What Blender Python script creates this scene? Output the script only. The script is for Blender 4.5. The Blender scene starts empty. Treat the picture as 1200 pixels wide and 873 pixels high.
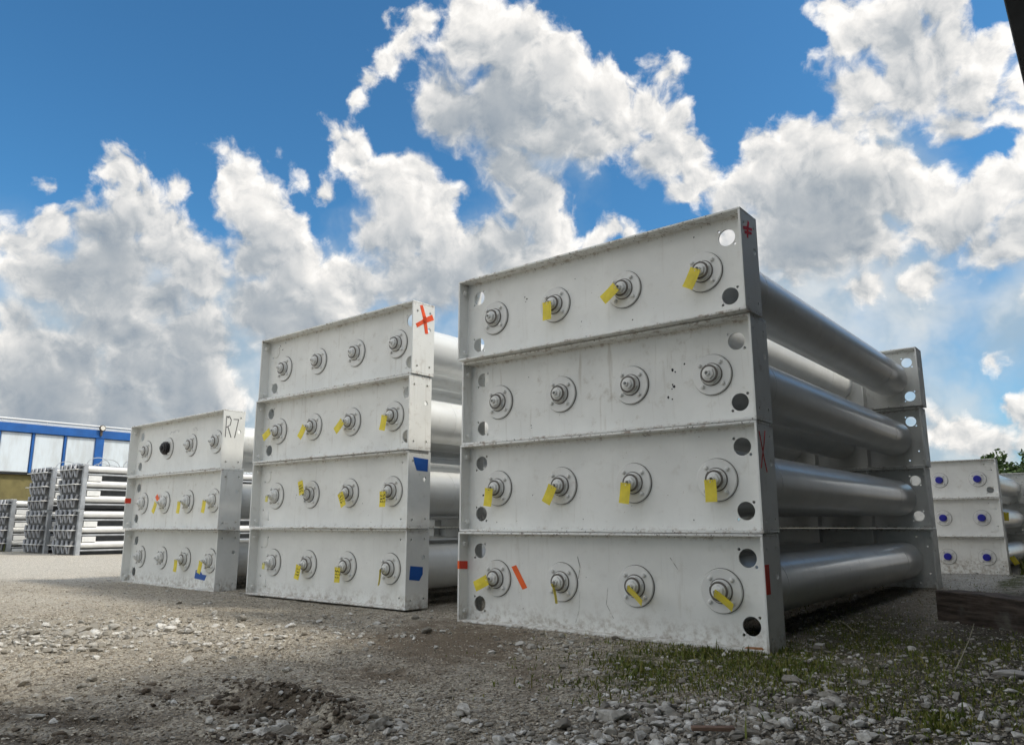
import bpy, bmesh, math, random
import numpy as np
from mathutils import Vector, Matrix, Euler

random.seed(7)
rng = np.random.default_rng(11)
scene = bpy.context.scene
COL = scene.collection
R = math.radians

# ------------------------------------------------------------------ camera
CAM_H, PITCH, ROLL, FPX = 0.7438, 0.19651, 0.00179, 885.68
cam_data = bpy.data.cameras.new("camera")
cam_data.sensor_width = 36.0
cam_data.lens = FPX / 1200.0 * 36.0
cam_data.clip_start = 0.05
cam_data.clip_end = 3000.0
cam = bpy.data.objects.new("camera", cam_data)
COL.objects.link(cam)
cam.matrix_world = (Matrix.Translation((0, 0, CAM_H)) @ Matrix.Rotation(math.pi / 2 + PITCH, 4, 'X')
                    @ Matrix.Rotation(-ROLL, 4, 'Z'))
scene.camera = cam

# yard axes: U runs along the faces of the stacks, V runs down the tubes, away from the viewer
YAW = -0.67359
UX, UY = math.cos(YAW), math.sin(YAW)
VX, VY = -UY, UX
def uv(u, v, z=0.0):
    return Vector((UX * u + VX * v, UY * u + VY * v, z))

def pix_dir(px, py):
    """world direction of a point of the photograph (1200 x 873)"""
    c, s = math.cos(PITCH), math.sin(PITCH)
    fwd = Vector((0, c, s)); up = Vector((0, -s, c)); r = Vector((1, 0, 0))
    return fwd + r * ((px - 600) / FPX) - up * ((py - 436.5) / FPX)
def ground_at(px, py, z=0.0):
    d = pix_dir(px, py)
    return d * ((z - CAM_H) / d.z) + Vector((0, 0, CAM_H))
def hit_v(px, py, v0):
    d = pix_dir(px, py); t = v0 / (d.x * VX + d.y * VY)
    return d * t + Vector((0, 0, CAM_H))
def to_photo(x, y, z):
    """numpy: where a world point falls in the photograph; used to lay out ground cover density"""
    c, s = math.cos(PITCH), math.sin(PITCH)
    zz = z - CAM_H
    dep = y * c + zz * s
    upc = -y * s + zz * c
    ok = dep > 0.3
    dep = np.where(ok, dep, 1.0)
    return np.where(ok, 600 + FPX * x / dep, -9999), np.where(ok, 436.5 - FPX * upc / dep, -9999)

# ------------------------------------------------------------------ light, sky, exposure
SUN_DIR = uv(0.80, 0.35).normalized()
SUN_EL = R(50)
SUN = Vector((SUN_DIR.x * math.cos(SUN_EL), SUN_DIR.y * math.cos(SUN_EL), math.sin(SUN_EL)))
scene.view_settings.view_transform = 'Standard'
scene.view_settings.look = 'None'
scene.view_settings.gamma = 1.0
scene.view_settings.use_curve_mapping = False
scene.view_settings.exposure = 0.36

sun_data = bpy.data.lights.new("sun", 'SUN')
sun_data.energy = 2.2
sun_data.angle = R(8)
sun_data.color = (1.0, 0.93, 0.82)
sun = bpy.data.objects.new("sun", sun_data)
sun.rotation_euler = SUN.to_track_quat('Z', 'Y').to_euler()
COL.objects.link(sun)

SKY_STRENGTH = 0.1
CLOUDS = [  # cumulus heaps: x, y, radius as seen from the viewer's spot, turned into directions below
 (138,205,26),(150,245,42),(105,270,38),(128,300,55),(60,268,30),(28,285,26),(195,285,45),(225,320,45),(140,345,44),(185,352,42),(165,395,38),(70,330,45),
 (30,378,30),(45,415,50),(95,425,48),(165,432,48),(130,385,42),(235,400,50),(225,450,60),(60,470,80),(150,480,60),(205,220,14),(190,226,10),
 (272,182,16),(284,208,26),(300,245,34),(318,275,40),(300,305,36),(338,325,46),(378,345,42),(305,360,44),(345,385,56),(420,335,30),(352,215,10),(376,230,14),(400,322,30),
 (393,162,13),(415,185,26),(446,215,34),(492,208,20),(512,235,24),(475,262,46),(432,272,28),(515,295,36),(482,318,46),(548,312,42),(500,330,40),
 (545,15,28),(560,50,44),(600,62,46),(512,105,34),(540,130,46),(598,125,60),(650,90,46),(655,150,46),(700,112,42),(722,150,40),(690,168,36),(758,128,32),(790,150,30),(812,178,30),(775,180,38),(822,210,22),(800,232,18),
 (600,195,34),(622,235,40),(640,268,30),(620,300,40),(600,280,34),(655,285,20),(595,320,40),
 (492,18,17),(472,44,13),(450,68,11),(430,95,9),(420,115,6),(782,86,14),(766,74,9),(448,12,6),
 (700,278,9),(715,272,8),(738,274,8),(690,282,6),
 (905,188,34),(880,215,32),(858,245,28),(940,160,28),(935,225,56),(975,190,40),(960,265,66),(1018,220,46),(1000,285,44),(915,290,60),(1060,222,40),(1095,232,26),(1040,190,24),(1110,262,40),(1150,248,38),(1180,215,34),(1200,186,24),(1165,290,40),(1205,270,50),(1012,338,22),(860,290,40),(1085,330,20),
 (985,15,24),(1000,50,32),(965,75,13),(1005,105,32),(1000,148,24),(1050,35,46),(1068,98,44),(1108,58,38),(1138,100,36),(1118,145,24),(1152,60,28),(1158,128,20),(1090,0,40),(1030,150,26),(1180,40,14),
 (1130,512,26),(1175,525,34),(1098,505,22),(1173,430,9),(1215,500,40),(1225,90,30),(1230,150,30),
 (275,470,14),(490,335,18),(40,215,5),(1240,340,50),
]
SOFT = [  # flat grey cloud behind and under the heaps
 (60,460,130),(120,430,140),(250,440,120),(390,400,100),(200,480,130),(340,440,100),(480,370,90),(600,310,70),(960,330,110),(1080,370,110),(1170,380,100),(1000,250,80),(1120,520,90),(640,180,70)]
def build_world():
    w = bpy.data.worlds.new("World")
    scene.world = w
    w.use_nodes = True
    nt = w.node_tree
    nt.nodes.clear()
    N = nt.nodes.new; L = nt.links.new
    def setin(sock, v):
        if isinstance(v, bpy.types.NodeSocket): L(v, sock)
        else: sock.default_value = v
    def math_(op, a, b=None, c=None, clamp=False):
        n = N('ShaderNodeMath'); n.operation = op; n.use_clamp = clamp
        setin(n.inputs[0], a)
        if b is not None: setin(n.inputs[1], b)
        if c is not None: setin(n.inputs[2], c)
        return n.outputs[0]
    def vmath(op, a, b=None, scale=None):
        n = N('ShaderNodeVectorMath'); n.operation = op
        setin(n.inputs[0], a)
        if b is not None: setin(n.inputs[1], b)
        if scale is not None: setin(n.inputs['Scale'], scale)
        return n.outputs['Value'] if op in ('DISTANCE', 'DOT_PRODUCT', 'LENGTH') else n.outputs[0]
    def noise(vec, scale, detail, rough=0.55, out='Fac', lac=2.0):
        n = N('ShaderNodeTexNoise'); n.noise_dimensions = '3D'
        setin(n.inputs['Vector'], vec)
        n.inputs['Scale'].default_value = scale; n.inputs['Detail'].default_value = detail
        n.inputs['Roughness'].default_value = rough; n.inputs['Lacunarity'].default_value = lac
        return n.outputs[out]
    def voro(vec, scale, detail, rough=0.5):
        n = N('ShaderNodeTexVoronoi'); n.feature = 'F1'; n.normalize = True
        setin(n.inputs['Vector'], vec)
        n.inputs['Scale'].default_value = scale; n.inputs['Detail'].default_value = detail
        n.inputs['Roughness'].default_value = rough
        return n.outputs['Distance']
    def mix(f, a, b):
        n = N('ShaderNodeMix'); n.data_type = 'RGBA'
        setin(n.inputs[0], f); setin(n.inputs[6], a); setin(n.inputs[7], b)
        return n.outputs[2]
    def sstep(x, lo, hi, a=0.0, b=1.0):
        n = N('ShaderNodeMapRange'); n.interpolation_type = 'SMOOTHSTEP'
        setin(n.inputs[0], x)
        for i, v in enumerate((lo, hi, a, b)): n.inputs[i + 1].default_value = v
        return n.outputs[0]
    tc = N('ShaderNodeTexCoord')
    D = vmath('NORMALIZE', tc.outputs['Generated'])
    sky = N('ShaderNodeTexSky'); sky.sky_type = 'NISHITA'; sky.sun_disc = False
    sky.sun_elevation = SUN_EL; sky.sun_rotation = math.atan2(SUN.x, SUN.y)
    sky.altitude = 100; sky.air_density = 1.0; sky.dust_density = 0.6; sky.ozone_density = 3.0
    # heaps of cloud, their outline broken by turbulence
    w1 = vmath('SCALE', vmath('SUBTRACT', noise(D, 9, 3, 0.5, 'Color'), (0.5, 0.5, 0.5)), scale=0.055)
    w2 = vmath('SCALE', vmath('SUBTRACT', noise(D, 34, 4, 0.6, 'Color'), (0.5, 0.5, 0.5)), scale=0.016)
    W = vmath('ADD', w1, w2)
    P0 = vmath('ADD', D, W)
    LIGHT = Vector((0.50, -0.10, 0.85)).normalized()
    P1 = vmath('ADD', P0, tuple(LIGHT * 0.045))
    def heaps(P, rmin, k):
        acc = None
        for (x, y, r) in CLOUDS:
            if r < rmin: continue
            c = pix_dir(x, y).normalized()
            c2 = pix_dir(x + r, y).normalized(); c3 = pix_dir(x, y + r).normalized()
            rr = 0.5 * ((c2 - c).length + (c3 - c).length)
            d = vmath('DISTANCE', P, tuple(c))
            t = math_('SUBTRACT', rr, d)
            if acc is None: acc = t
            else: acc = math_('SMOOTH_MAX', acc, t, k)
        return acc
    T0 = heaps(P0, 0, 0.014); T1 = heaps(P1, 32, 0.03)
    # open sky outside the part seen: scattered cumulus from noise
    fwd = Vector((0, math.cos(PITCH), math.sin(PITCH)))
    out = sstep(vmath('DOT_PRODUCT', D, tuple(fwd)), 0.68, 0.755, 1.0, 0.0)
    g0 = math_('MULTIPLY', math_('SUBTRACT', noise(D, 2.6, 4, 0.5), 0.47), 0.6)
    g0 = math_('SUBTRACT', g0, math_('MULTIPLY', math_('SUBTRACT', 1.0, out), 0.5))
    g1 = math_('MULTIPLY', math_('SUBTRACT', noise(vmath('ADD', D, tuple(LIGHT * 0.05)), 2.6, 4, 0.5), 0.47), 0.6)
    g1 = math_('SUBTRACT', g1, math_('MULTIPLY', math_('SUBTRACT', 1.0, out), 0.5))
    T0 = math_('MAXIMUM', T0, g0); T1 = math_('MAXIMUM', T1, g1)
    # billows
    def billow(P):
        a = math_('SUBTRACT', 0.5, voro(P, 15, 2, 0.5))
        b = math_('SUBTRACT', noise(P, 34, 7, 0.56), 0.5)
        return math_('ADD', math_('MULTIPLY', a, 0.9), math_('MULTIPLY', b, 0.8))
    b0 = billow(P0); b1 = billow(vmath('ADD', P0, tuple(LIGHT * 0.012)))
    T = math_('SUBTRACT', math_('ADD', T0, math_('MULTIPLY', b0, 0.066)), 0.004)
    relief = math_('SUBTRACT', b0, b1)
    # light falls on the heaps from above: what has much cloud above it is grey
    shade = sstep(T1, -0.030, 0.050)
    thick = sstep(T, 0.004, 0.062)
    # crisp tops, ragged soft undersides
    alpha = sstep(math_('DIVIDE', T, math_('ADD', 0.014, math_('MULTIPLY', shade, 0.018))), -0.12, 1.0)
    val = math_('SUBTRACT', 1.00, math_('MULTIPLY', shade, 0.44))
    val = math_('SUBTRACT', val, math_('MULTIPLY', thick, 0.22))
    val = math_('ADD', val, math_('MULTIPLY', relief, math_('SUBTRACT', 1.75, math_('MULTIPLY', thick, 1.30))))
    val = math_('ADD', val, math_('MULTIPLY', math_('SUBTRACT', noise(D, 6, 2), 0.5), 0.60))
    val = math_('MAXIMUM', math_('MINIMUM', val, 1.15), 0.25)
    val = math_('MULTIPLY', val, sstep(out, 0.0, 1.0, 1.0, 2.6))
    k = 0.73 / SKY_STRENGTH
    ramp = N('ShaderNodeValToRGB')
    L(val, ramp.inputs[0])
    e = ramp.color_ramp.elements
    e[0].position = 0.2; e[0].color = (0.28, 0.34, 0.41, 1)
    e[1].position = 1.0; e[1].color = (1.0, 0.975, 0.935, 1)
    m = ramp.color_ramp.elements.new(0.55); m.color = (0.50, 0.535, 0.565, 1)
    ccol = vmath('SCALE', ramp.outputs[0], scale=math_('MULTIPLY', k, math_('MAXIMUM', val, 1.0)))
    skyc = N('ShaderNodeMix'); skyc.data_type = 'RGBA'; skyc.blend_type = 'MULTIPLY'
    skyc.inputs[0].default_value = 1.0
    L(sky.outputs[0], skyc.inputs[6]); skyc.inputs[7].default_value = (0.47, 0.95, 1.14, 1)
    # thin veil of cloud low over the horizon
    sep = N('ShaderNodeSeparateXYZ'); L(D, sep.inputs[0])
    veil = math_('MULTIPLY', sstep(sep.outputs[2], 0.0, 0.38, 0.95, 0.0), sstep(noise(D, 5, 5, 0.6), 0.30, 0.62, 0.35, 1.0))
    vcol = tuple(c_ * k for c_ in (0.40, 0.54, 0.66)) + (1.0,)
    base = mix(veil, skyc.outputs[2], vcol)
    low = None
    for (x, y, r) in SOFT:
        c = pix_dir(x, y).normalized()
        t = math_('SUBTRACT', r / FPX, vmath('DISTANCE', P0, tuple(c)))
        low = t if low is None else math_('SMOOTH_MAX', low, t, 0.05)
    nlow = noise(P0, 8, 5, 0.55)
    la = sstep(math_('ADD', low, math_('MULTIPLY', math_('SUBTRACT', nlow, 0.5), 0.22)), -0.03, 0.10, 0.0, 0.88)
    lcol = mix(sstep(noise(P1, 11, 4, 0.55), 0.36, 0.66), tuple(c_ * k for c_ in (0.42, 0.54, 0.64)) + (1.0,), tuple(c_ * k for c_ in (0.80, 0.83, 0.83)) + (1.0,))
    base = mix(la, base, lcol)
    final = mix(math_('MULTIPLY', alpha, 0.97), base, ccol)
    bg = N('ShaderNodeBackground'); bg.inputs[1].default_value = SKY_STRENGTH
    L(final, bg.inputs[0])
    o = N('ShaderNodeOutputWorld'); L(bg.outputs[0], o.inputs[0])
    w.cycles.sampling_method = 'MANUAL'
    w.cycles.sample_map_resolution = 512
build_world()
scene.cycles.use_adaptive_sampling = True
scene.cycles.adaptive_threshold = 0.02
scene.cycles.max_bounces = 6
scene.cycles.diffuse_bounces = 3
scene.cycles.glossy_bounces = 3
scene.cycles.transmission_bounces = 3
scene.cycles.use_denoising = True
#@@REST
# ------------------------------------------------------------------ helpers
def tag(o, label=None, cat=None, group=None, kind=None):
    if label: o['label'] = label
    if cat: o['category'] = cat
    if group: o['group'] = group
    if kind: o['kind'] = kind
    return o
def link(name, me, mat=None, parent=None):
    o = bpy.data.objects.new(name, me)
    COL.objects.link(o)
    if mat is not None and me is not None and not me.materials: me.materials.append(mat)
    if parent is not None: o.parent = parent
    return o
def empty(name, loc, rz=0.0, rx=0.0):
    o = bpy.data.objects.new(name, None)
    o.empty_display_size = 0.2
    COL.objects.link(o)
    o.location = loc; o.rotation_euler = (rx, 0, rz)
    return o
def bm_mesh(bm, name, smooth=None):
    me = bpy.data.meshes.new(name)
    bm.normal_update()
    bm.to_mesh(me); bm.free()
    if smooth is not None:
        me.polygons.foreach_set('use_smooth', [True] * len(me.polygons))
        me.set_sharp_from_angle(angle=R(smooth))
    return me
def add_box(bm, x0, x1, y0, y1, z0, z1, bev=0.0, M=None):
    vs = [bm.verts.new((x, y, z)) for x in (x0, x1) for y in (y0, y1) for z in (z0, z1)]
    fs = []
    for q in ((0, 1, 3, 2), (4, 6, 7, 5), (0, 4, 5, 1), (2, 3, 7, 6), (0, 2, 6, 4), (1, 5, 7, 3)):
        fs.append(bm.faces.new([vs[i] for i in q]))
    if bev > 0:
        es = list({e for f in fs for e in f.edges})
        r = bmesh.ops.bevel(bm, geom=es, offset=bev, segments=2, profile=0.5, affect='EDGES')
        vs = list({v for f in r['faces'] for v in f.verts} | {v for v in vs if v.is_valid})
    if M is not None:
        bmesh.ops.transform(bm, matrix=M, verts=[v for v in vs if v.is_valid])
def add_lathe(bm, prof, axis='Y', seg=32, M=None, cap=True):
    """prof: (along, radius) pairs"""
    rings = []
    for a, r in prof:
        ring = []
        for i in range(seg):
            t = 2 * math.pi * i / seg
            c, s = r * math.cos(t), r * math.sin(t)
            p = (c, a, s) if axis == 'Y' else ((c, s, a) if axis == 'Z' else (a, c, s))
            ring.append(bm.verts.new(p))
        rings.append(ring)
    for A, B in zip(rings, rings[1:]):
        for i in range(seg):
            j = (i + 1) % seg
            bm.faces.new((A[i], A[j], B[j], B[i]))
    if cap:
        bm.faces.new(rings[0]); bm.faces.new(rings[-1])
    if M is not None:
        bmesh.ops.transform(bm, matrix=M, verts=[v for r in rings for v in r])
def finish_normals(bm):
    bmesh.ops.recalc_face_normals(bm, faces=bm.faces)
def add_tube(bm, pts, r, seg=8):
    """a round bar along points"""
    pts = [Vector(p) for p in pts]
    rings = []
    prev = None
    for i, p in enumerate(pts):
        d = (pts[min(i + 1, len(pts) - 1)] - pts[max(i - 1, 0)]).normalized()
        a = d.orthogonal().normalized() if prev is None else (prev - d * prev.dot(d)).normalized()
        prev = a
        b = d.cross(a)
        rr = r[i] if isinstance(r, (list, tuple)) else r
        rings.append([bm.verts.new(p + (a * math.cos(2 * math.pi * k / seg) + b * math.sin(2 * math.pi * k / seg)) * rr) for k in range(seg)])
    for A, B in zip(rings, rings[1:]):
        for k in range(seg):
            j = (k + 1) % seg
            bm.faces.new((A[k], A[j], B[j], B[k]))
    bm.faces.new(rings[0]); bm.faces.new(rings[-1])
def plate(outline, holes, t, bev=0.0):
    """flat plate with real holes: XY outline, round holes (x, y, r), thickness t, centred on z = 0"""
    cu = bpy.data.curves.new('plate', 'CURVE')
    cu.dimensions = '2D'; cu.fill_mode = 'BOTH'
    cu.extrude = max(t / 2 - bev, 0.0005); cu.bevel_depth = bev; cu.bevel_resolution = 1
    if bev: cu.offset = -bev
    loops = [outline] + [[(x + r * math.cos(2 * math.pi * i / n), y + r * math.sin(2 * math.pi * i / n)) for i in range(n)]
                         for (x, y, r) in holes for n in ((36 if r > 0.03 else 12),)]
    for lp in loops:
        sp = cu.splines.new('POLY'); sp.points.add(len(lp) - 1)
        for p, c in zip(sp.points, lp): p.co = (c[0], c[1], 0, 1)
        sp.use_cyclic_u = True
    o = bpy.data.objects.new('plate', cu); COL.objects.link(o)
    dg = bpy.context.evaluated_depsgraph_get()
    me = bpy.data.meshes.new_from_object(o.evaluated_get(dg))
    bpy.data.objects.remove(o); bpy.data.curves.remove(cu)
    return me
def rect(x0, x1, y0, y1): return [(x0, y0), (x1, y0), (x1, y1), (x0, y1)]
def bm_add_mesh(bm, me, M):
    me.transform(M)
    bm.from_mesh(me)
    bpy.data.meshes.remove(me)

# ------------------------------------------------------------------ materials
class Mat:
    def __init__(s, name):
        s.m = bpy.data.materials.new(name); s.m.use_nodes = True
        s.nt = s.m.node_tree; s.b = s.nt.nodes['Principled BSDF']
    def n(s, t, **kw):
        x = s.nt.nodes.new(t)
        for k, v in kw.items(): setattr(x, k, v)
        return x
    def l(s, a, b): s.nt.links.new(a, b)
    def put(s, sock, v):
        if isinstance(v, bpy.types.NodeSocket): s.l(v, sock)
        else: sock.default_value = v
    def coord(s, out='Object', offset=True, scale=(1, 1, 1)):
        tc = s.n('ShaderNodeTexCoord'); v = tc.outputs[out]
        if offset:
            oi = s.n('ShaderNodeObjectInfo')
            a = s.n('ShaderNodeVectorMath', operation='SCALE'); a.inputs[0].default_value = (37.0, 19.0, 53.0)
            s.l(oi.outputs['Random'], a.inputs['Scale'])
            b = s.n('ShaderNodeVectorMath', operation='ADD'); s.l(v, b.inputs[0]); s.l(a.outputs[0], b.inputs[1]); v = b.outputs[0]
        if scale != (1, 1, 1):
            c = s.n('ShaderNodeVectorMath', operation='MULTIPLY'); s.l(v, c.inputs[0]); c.inputs[1].default_value = scale; v = c.outputs[0]
        return v
    def noise(s, vec, scale, detail=4, rough=0.55, out='Fac'):
        x = s.n('ShaderNodeTexNoise'); s.l(vec, x.inputs['Vector'])
        x.inputs['Scale'].default_value = scale; x.inputs['Detail'].default_value = detail; x.inputs['Roughness'].default_value = rough
        return x.outputs[out]
    def ss(s, x, lo, hi, a=0.0, b=1.0):
        m = s.n('ShaderNodeMapRange', interpolation_type='SMOOTHSTEP'); s.put(m.inputs[0], x)
        for i, v in enumerate((lo, hi, a, b)): m.inputs[i + 1].default_value = v
        return m.outputs[0]
    def mul(s, a, b, op='MULTIPLY'):
        m = s.n('ShaderNodeMath', operation=op); s.put(m.inputs[0], a); s.put(m.inputs[1], b); return m.outputs[0]
    def mix(s, f, a, b):
        m = s.n('ShaderNodeMix', data_type='RGBA'); s.put(m.inputs[0], f)
        s.put(m.inputs[6], a if not isinstance(a, tuple) else a[:3] + (1,)); s.put(m.inputs[7], b if not isinstance(b, tuple) else b[:3] + (1,))
        return m.outputs[2]
    def bump(s, h, strength=0.3, dist=0.01):
        b = s.n('ShaderNodeBump'); b.inputs['Strength'].default_value = strength; b.inputs['Distance'].default_value = dist
        s.l(h, b.inputs['Height']); s.l(b.outputs[0], s.b.inputs['Normal'])
    def set(s, **kw):
        for k, v in kw.items():
            k = {'color': 'Base Color', 'rough': 'Roughness', 'metal': 'Metallic', 'spec': 'Specular IOR Level', 'coat': 'Coat Weight', 'coat_rough': 'Coat Roughness'}.get(k, k)
            s.put(s.b.inputs[k], v if not (isinstance(v, tuple) and len(v) == 3) else v + (1,))
        return s

def absz(s, z):
    a = s.mul(z, 0.3355, 'SUBTRACT'); m = s.n('ShaderNodeMath', operation='ABSOLUTE'); s.l(a, m.inputs[0]); return m.outputs[0]
def paint(name, base, rough, dirt, rust, coat=0.0, streaks=True, edge_rust=0.0):
    s = Mat(name); c = s.coord()
    n1 = s.noise(c, 2.3, 5, 0.6)
    col = s.mix(s.ss(n1, 0.35, 0.7), tuple(x * 0.90 for x in base), base)
    n2 = s.noise(c, 11, 5, 0.65)
    oi = s.n('ShaderNodeObjectInfo'); dirt = s.mul(s.ss(oi.outputs['Random'], 0.0, 1.0, 0.25, 1.3), dirt)
    col = s.mix(s.mul(s.ss(n2, 0.54, 0.80), dirt), col, (0.38, 0.33, 0.26))
    if streaks:
        sc = s.coord(scale=(9, 9, 0.8))
        n3 = s.noise(sc, 2.6, 4, 0.6)
        col = s.mix(s.mul(s.ss(n3, 0.56, 0.8), dirt), col, (0.40, 0.36, 0.29))
    n4 = s.noise(c, 26, 3, 0.6); n5 = s.noise(c, 4, 2, 0.5)
    chips = s.mul(s.ss(n4, 0.735, 0.75), s.ss(n5, 0.50, 0.60))
    col = s.mix(s.mul(chips, rust), col, (0.045, 0.035, 0.03))
    n6 = s.noise(c, 70, 2, 0.5)
    rr = s.mul(s.ss(n6, 0.74, 0.77), s.ss(n5, 0.42, 0.58))
    col = s.mix(s.mul(rr, rust * 0.7), col, (0.16, 0.075, 0.035))
    if streaks:
        sx = s.n('ShaderNodeSeparateXYZ'); s.l(s.coord(offset=False), sx.inputs[0])
        zt = s.ss(absz(s, sx.outputs[2]), 0.285, 0.336)
        edge = s.mul(s.mul(zt, s.ss(s.noise(c, 17, 5, 0.7), 0.50, 0.68)), edge_rust)
        col = s.mix(edge, col, (0.22, 0.14, 0.085))
        specks = s.mul(s.ss(s.noise(c, 48, 3, 0.6), 0.64, 0.66), s.mul(zt, edge_rust * 1.1))
        col = s.mix(specks, col, (0.06, 0.045, 0.035))
        gp = s.n('ShaderNodeNewGeometry'); gz = s.n('ShaderNodeSeparateXYZ'); s.l(gp.outputs['Position'], gz.inputs[0])
        splash = s.mul(s.ss(gz.outputs[2], 0.0, 0.20, 0.95, 0.0), s.ss(s.noise(c, 20, 5, 0.7), 0.40, 0.68))
        col = s.mix(s.mul(splash, min(1.0, edge_rust)), col, (0.27, 0.22, 0.16))
    s.set(color=col, rough=s.ss(n2, 0.2, 0.8, rough - 0.06, rough + 0.14) if streaks else rough, coat=coat, coat_rough=0.12)
    if streaks: s.bump(s.noise(c, 55, 3, 0.5), 0.06, 0.004)
    return s.m
M_FRAME = paint('white frame paint', (0.83, 0.835, 0.80), 0.42, 0.42, 0.9, edge_rust=0.75)
M_TUBE = paint('white tube paint', (0.83, 0.84, 0.82), 0.33, 0.35, 0.5, coat=0.3, streaks=False)
M_VALVE = paint('white valve paint', (0.78, 0.78, 0.75), 0.34, 0.35, 0.25)
def simple(name, color, rough=0.5, metal=0.0, var=0.15, scale=8.0, **kw):
    s = Mat(name); c = s.coord()
    n = s.noise(c, scale, 4)
    s.set(color=s.mix(s.ss(n, 0.3, 0.7), tuple(x * (1 - var) for x in color), tuple(min(1, x * (1 + var)) for x in color)), rough=rough, metal=metal, **kw)
    return s.m
M_BRASS = simple('pale yellow brass fitting', (0.62, 0.58, 0.36), 0.4, 0.2)
M_RUBBER = simple('black rubber', (0.02, 0.018, 0.02), 0.55)
M_BLUECAP = simple('blue plastic cap', (0.010, 0.012, 0.30), 0.35, var=0.1)
M_TAG = simple('yellow tag plastic', (0.76, 0.62, 0.035), 0.42, var=0.10, scale=14)
M_TAGPALE = simple('pale yellow tag', (0.72, 0.66, 0.16), 0.5, var=0.12, scale=14)
M_WIRE = simple('steel wire', (0.25, 0.24, 0.22), 0.4, 0.8)
M_INK = simple('black ink', (0.02, 0.02, 0.022), 0.7)
M_PENCIL = simple('faint pencil', (0.58, 0.59, 0.60), 0.7)
M_REDPAINT = simple('red marker paint', (0.85, 0.085, 0.012), 0.5, var=0.25)
M_DARKRED = simple('dark red marker paint', (0.75, 0.045, 0.03), 0.5, var=0.3)
M_ORANGE = simple('orange tape', (0.85, 0.12, 0.01), 0.45, var=0.08)
M_REDTAPE = simple('red tape', (0.70, 0.04, 0.01), 0.45, var=0.1)
M_BLUETAPE = simple('blue tape', (0.008, 0.085, 0.36), 0.5, var=0.1)
M_GALV = simple('galvanised steel', (0.46, 0.48, 0.50), 0.42, 0.55, var=0.18, scale=5)
M_ALU = simple('bright aluminium tube', (0.80, 0.80, 0.78), 0.30, 0.12, var=0.06, scale=4)
M_FIN = simple('dull fin aluminium', (0.30, 0.31, 0.33), 0.5, 0.4, var=0.25, scale=6)
M_SHADESHEET = simple('dark baffle sheet', (0.085, 0.09, 0.095), 0.6)  # stands in for shade inside the racks
M_BLOCK = simple('white spacer block', (0.78, 0.78, 0.76), 0.6, var=0.06)
M_BLUEBEAM = simple('blue wall beam', (0.008, 0.10, 0.36), 0.45, var=0.12, scale=2)
M_CANOPY = simple('dark canopy steel', (0.022, 0.026, 0.032), 0.55, 0.0, var=0.3, scale=2)
M_ROOFPALE = simple('pale roof sheet', (0.62, 0.64, 0.65), 0.45, 0.2, var=0.06, scale=2)
def m_panel():
    s = Mat('weathered white wall panel'); c = s.coord(scale=(1, 1, 0.25))
    n = s.noise(c, 1.6, 5, 0.65)
    col = s.mix(s.ss(n, 0.38, 0.66), (0.68, 0.75, 0.80), (0.55, 0.59, 0.61))
    return s.set(color=col, rough=0.6).m
M_PANEL = m_panel()
M_OLIVE = simple('olive painted wall', (0.17, 0.145, 0.055), 0.75, var=0.2, scale=2)
def m_timber():
    s = Mat('old dark timber'); c = s.coord(scale=(1.2, 14, 14))
    n = s.noise(c, 3.2, 6, 0.65)
    col = s.mix(s.ss(n, 0.32, 0.72), (0.055, 0.042, 0.033), (0.19, 0.145, 0.115))
    c2 = s.coord(); col = s.mix(s.ss(s.noise(c2, 5, 4), 0.50, 0.72), col, (0.21, 0.19, 0.16))
    s.set(color=col, rough=0.85); s.bump(n, 0.8, 0.02)
    return s.m
M_TIMBER = m_timber()
def m_stone(name, a, b, cc):
    s = Mat(name); g = s.n('ShaderNodeNewGeometry')
    r = s.n('ShaderNodeValToRGB'); s.l(g.outputs['Random Per Island'], r.inputs[0])
    e = r.color_ramp.elements
    e[0].color = a + (1,); e[1].color = cc + (1,); m = e.new(0.5); m.color = b + (1,)
    n = s.noise(s.coord(offset=False), 45, 4, 0.6)
    col = s.mix(s.ss(n, 0.42, 0.8), r.outputs[0], (0.20, 0.175, 0.14))
    s.set(color=col, rough=0.9, spec=0.25); s.bump(s.noise(s.coord(offset=False), 120, 3), 0.35, 0.006)
    return s.m
M_STONE = m_stone('limestone gravel', (0.20, 0.185, 0.155), (0.45, 0.43, 0.385), (0.70, 0.69, 0.65))
M_GRIT = m_stone('brown grit', (0.18, 0.152, 0.115), (0.37, 0.325, 0.258), (0.64, 0.595, 0.50))
M_CLOD = m_stone('dark earth clods', (0.050, 0.038, 0.027), (0.085, 0.065, 0.047), (0.13, 0.105, 0.08))
def m_grass():
    s = Mat('grass blades'); g = s.n('ShaderNodeNewGeometry')
    r = s.n('ShaderNodeValToRGB'); s.l(g.outputs['Random Per Island'], r.inputs[0])
    e = r.color_ramp.elements
    e[0].color = (0.065, 0.095, 0.014, 1); e[1].color = (0.27, 0.24, 0.075, 1); m = e.new(0.6); m.color = (0.145, 0.175, 0.028, 1)
    s.set(color=r.outputs[0], rough=0.55, spec=0.3)
    s.b.inputs['Subsurface Weight'].default_value = 0.0
    return s.m
M_GRASS = m_grass()
def m_leaf():
    s = Mat('tree leaves'); g = s.n('ShaderNodeNewGeometry')
    r = s.n('ShaderNodeValToRGB'); s.l(g.outputs['Random Per Island'], r.inputs[0])
    e = r.color_ramp.elements
    e[0].color = (0.025, 0.055, 0.012, 1); e[1].color = (0.09, 0.15, 0.03, 1)
    return s.set(color=r.outputs[0], rough=0.5).m
M_LEAF = m_leaf()
M_BARK = simple('bark', (0.09, 0.07, 0.05), 0.9, var=0.3, scale=6)

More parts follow.
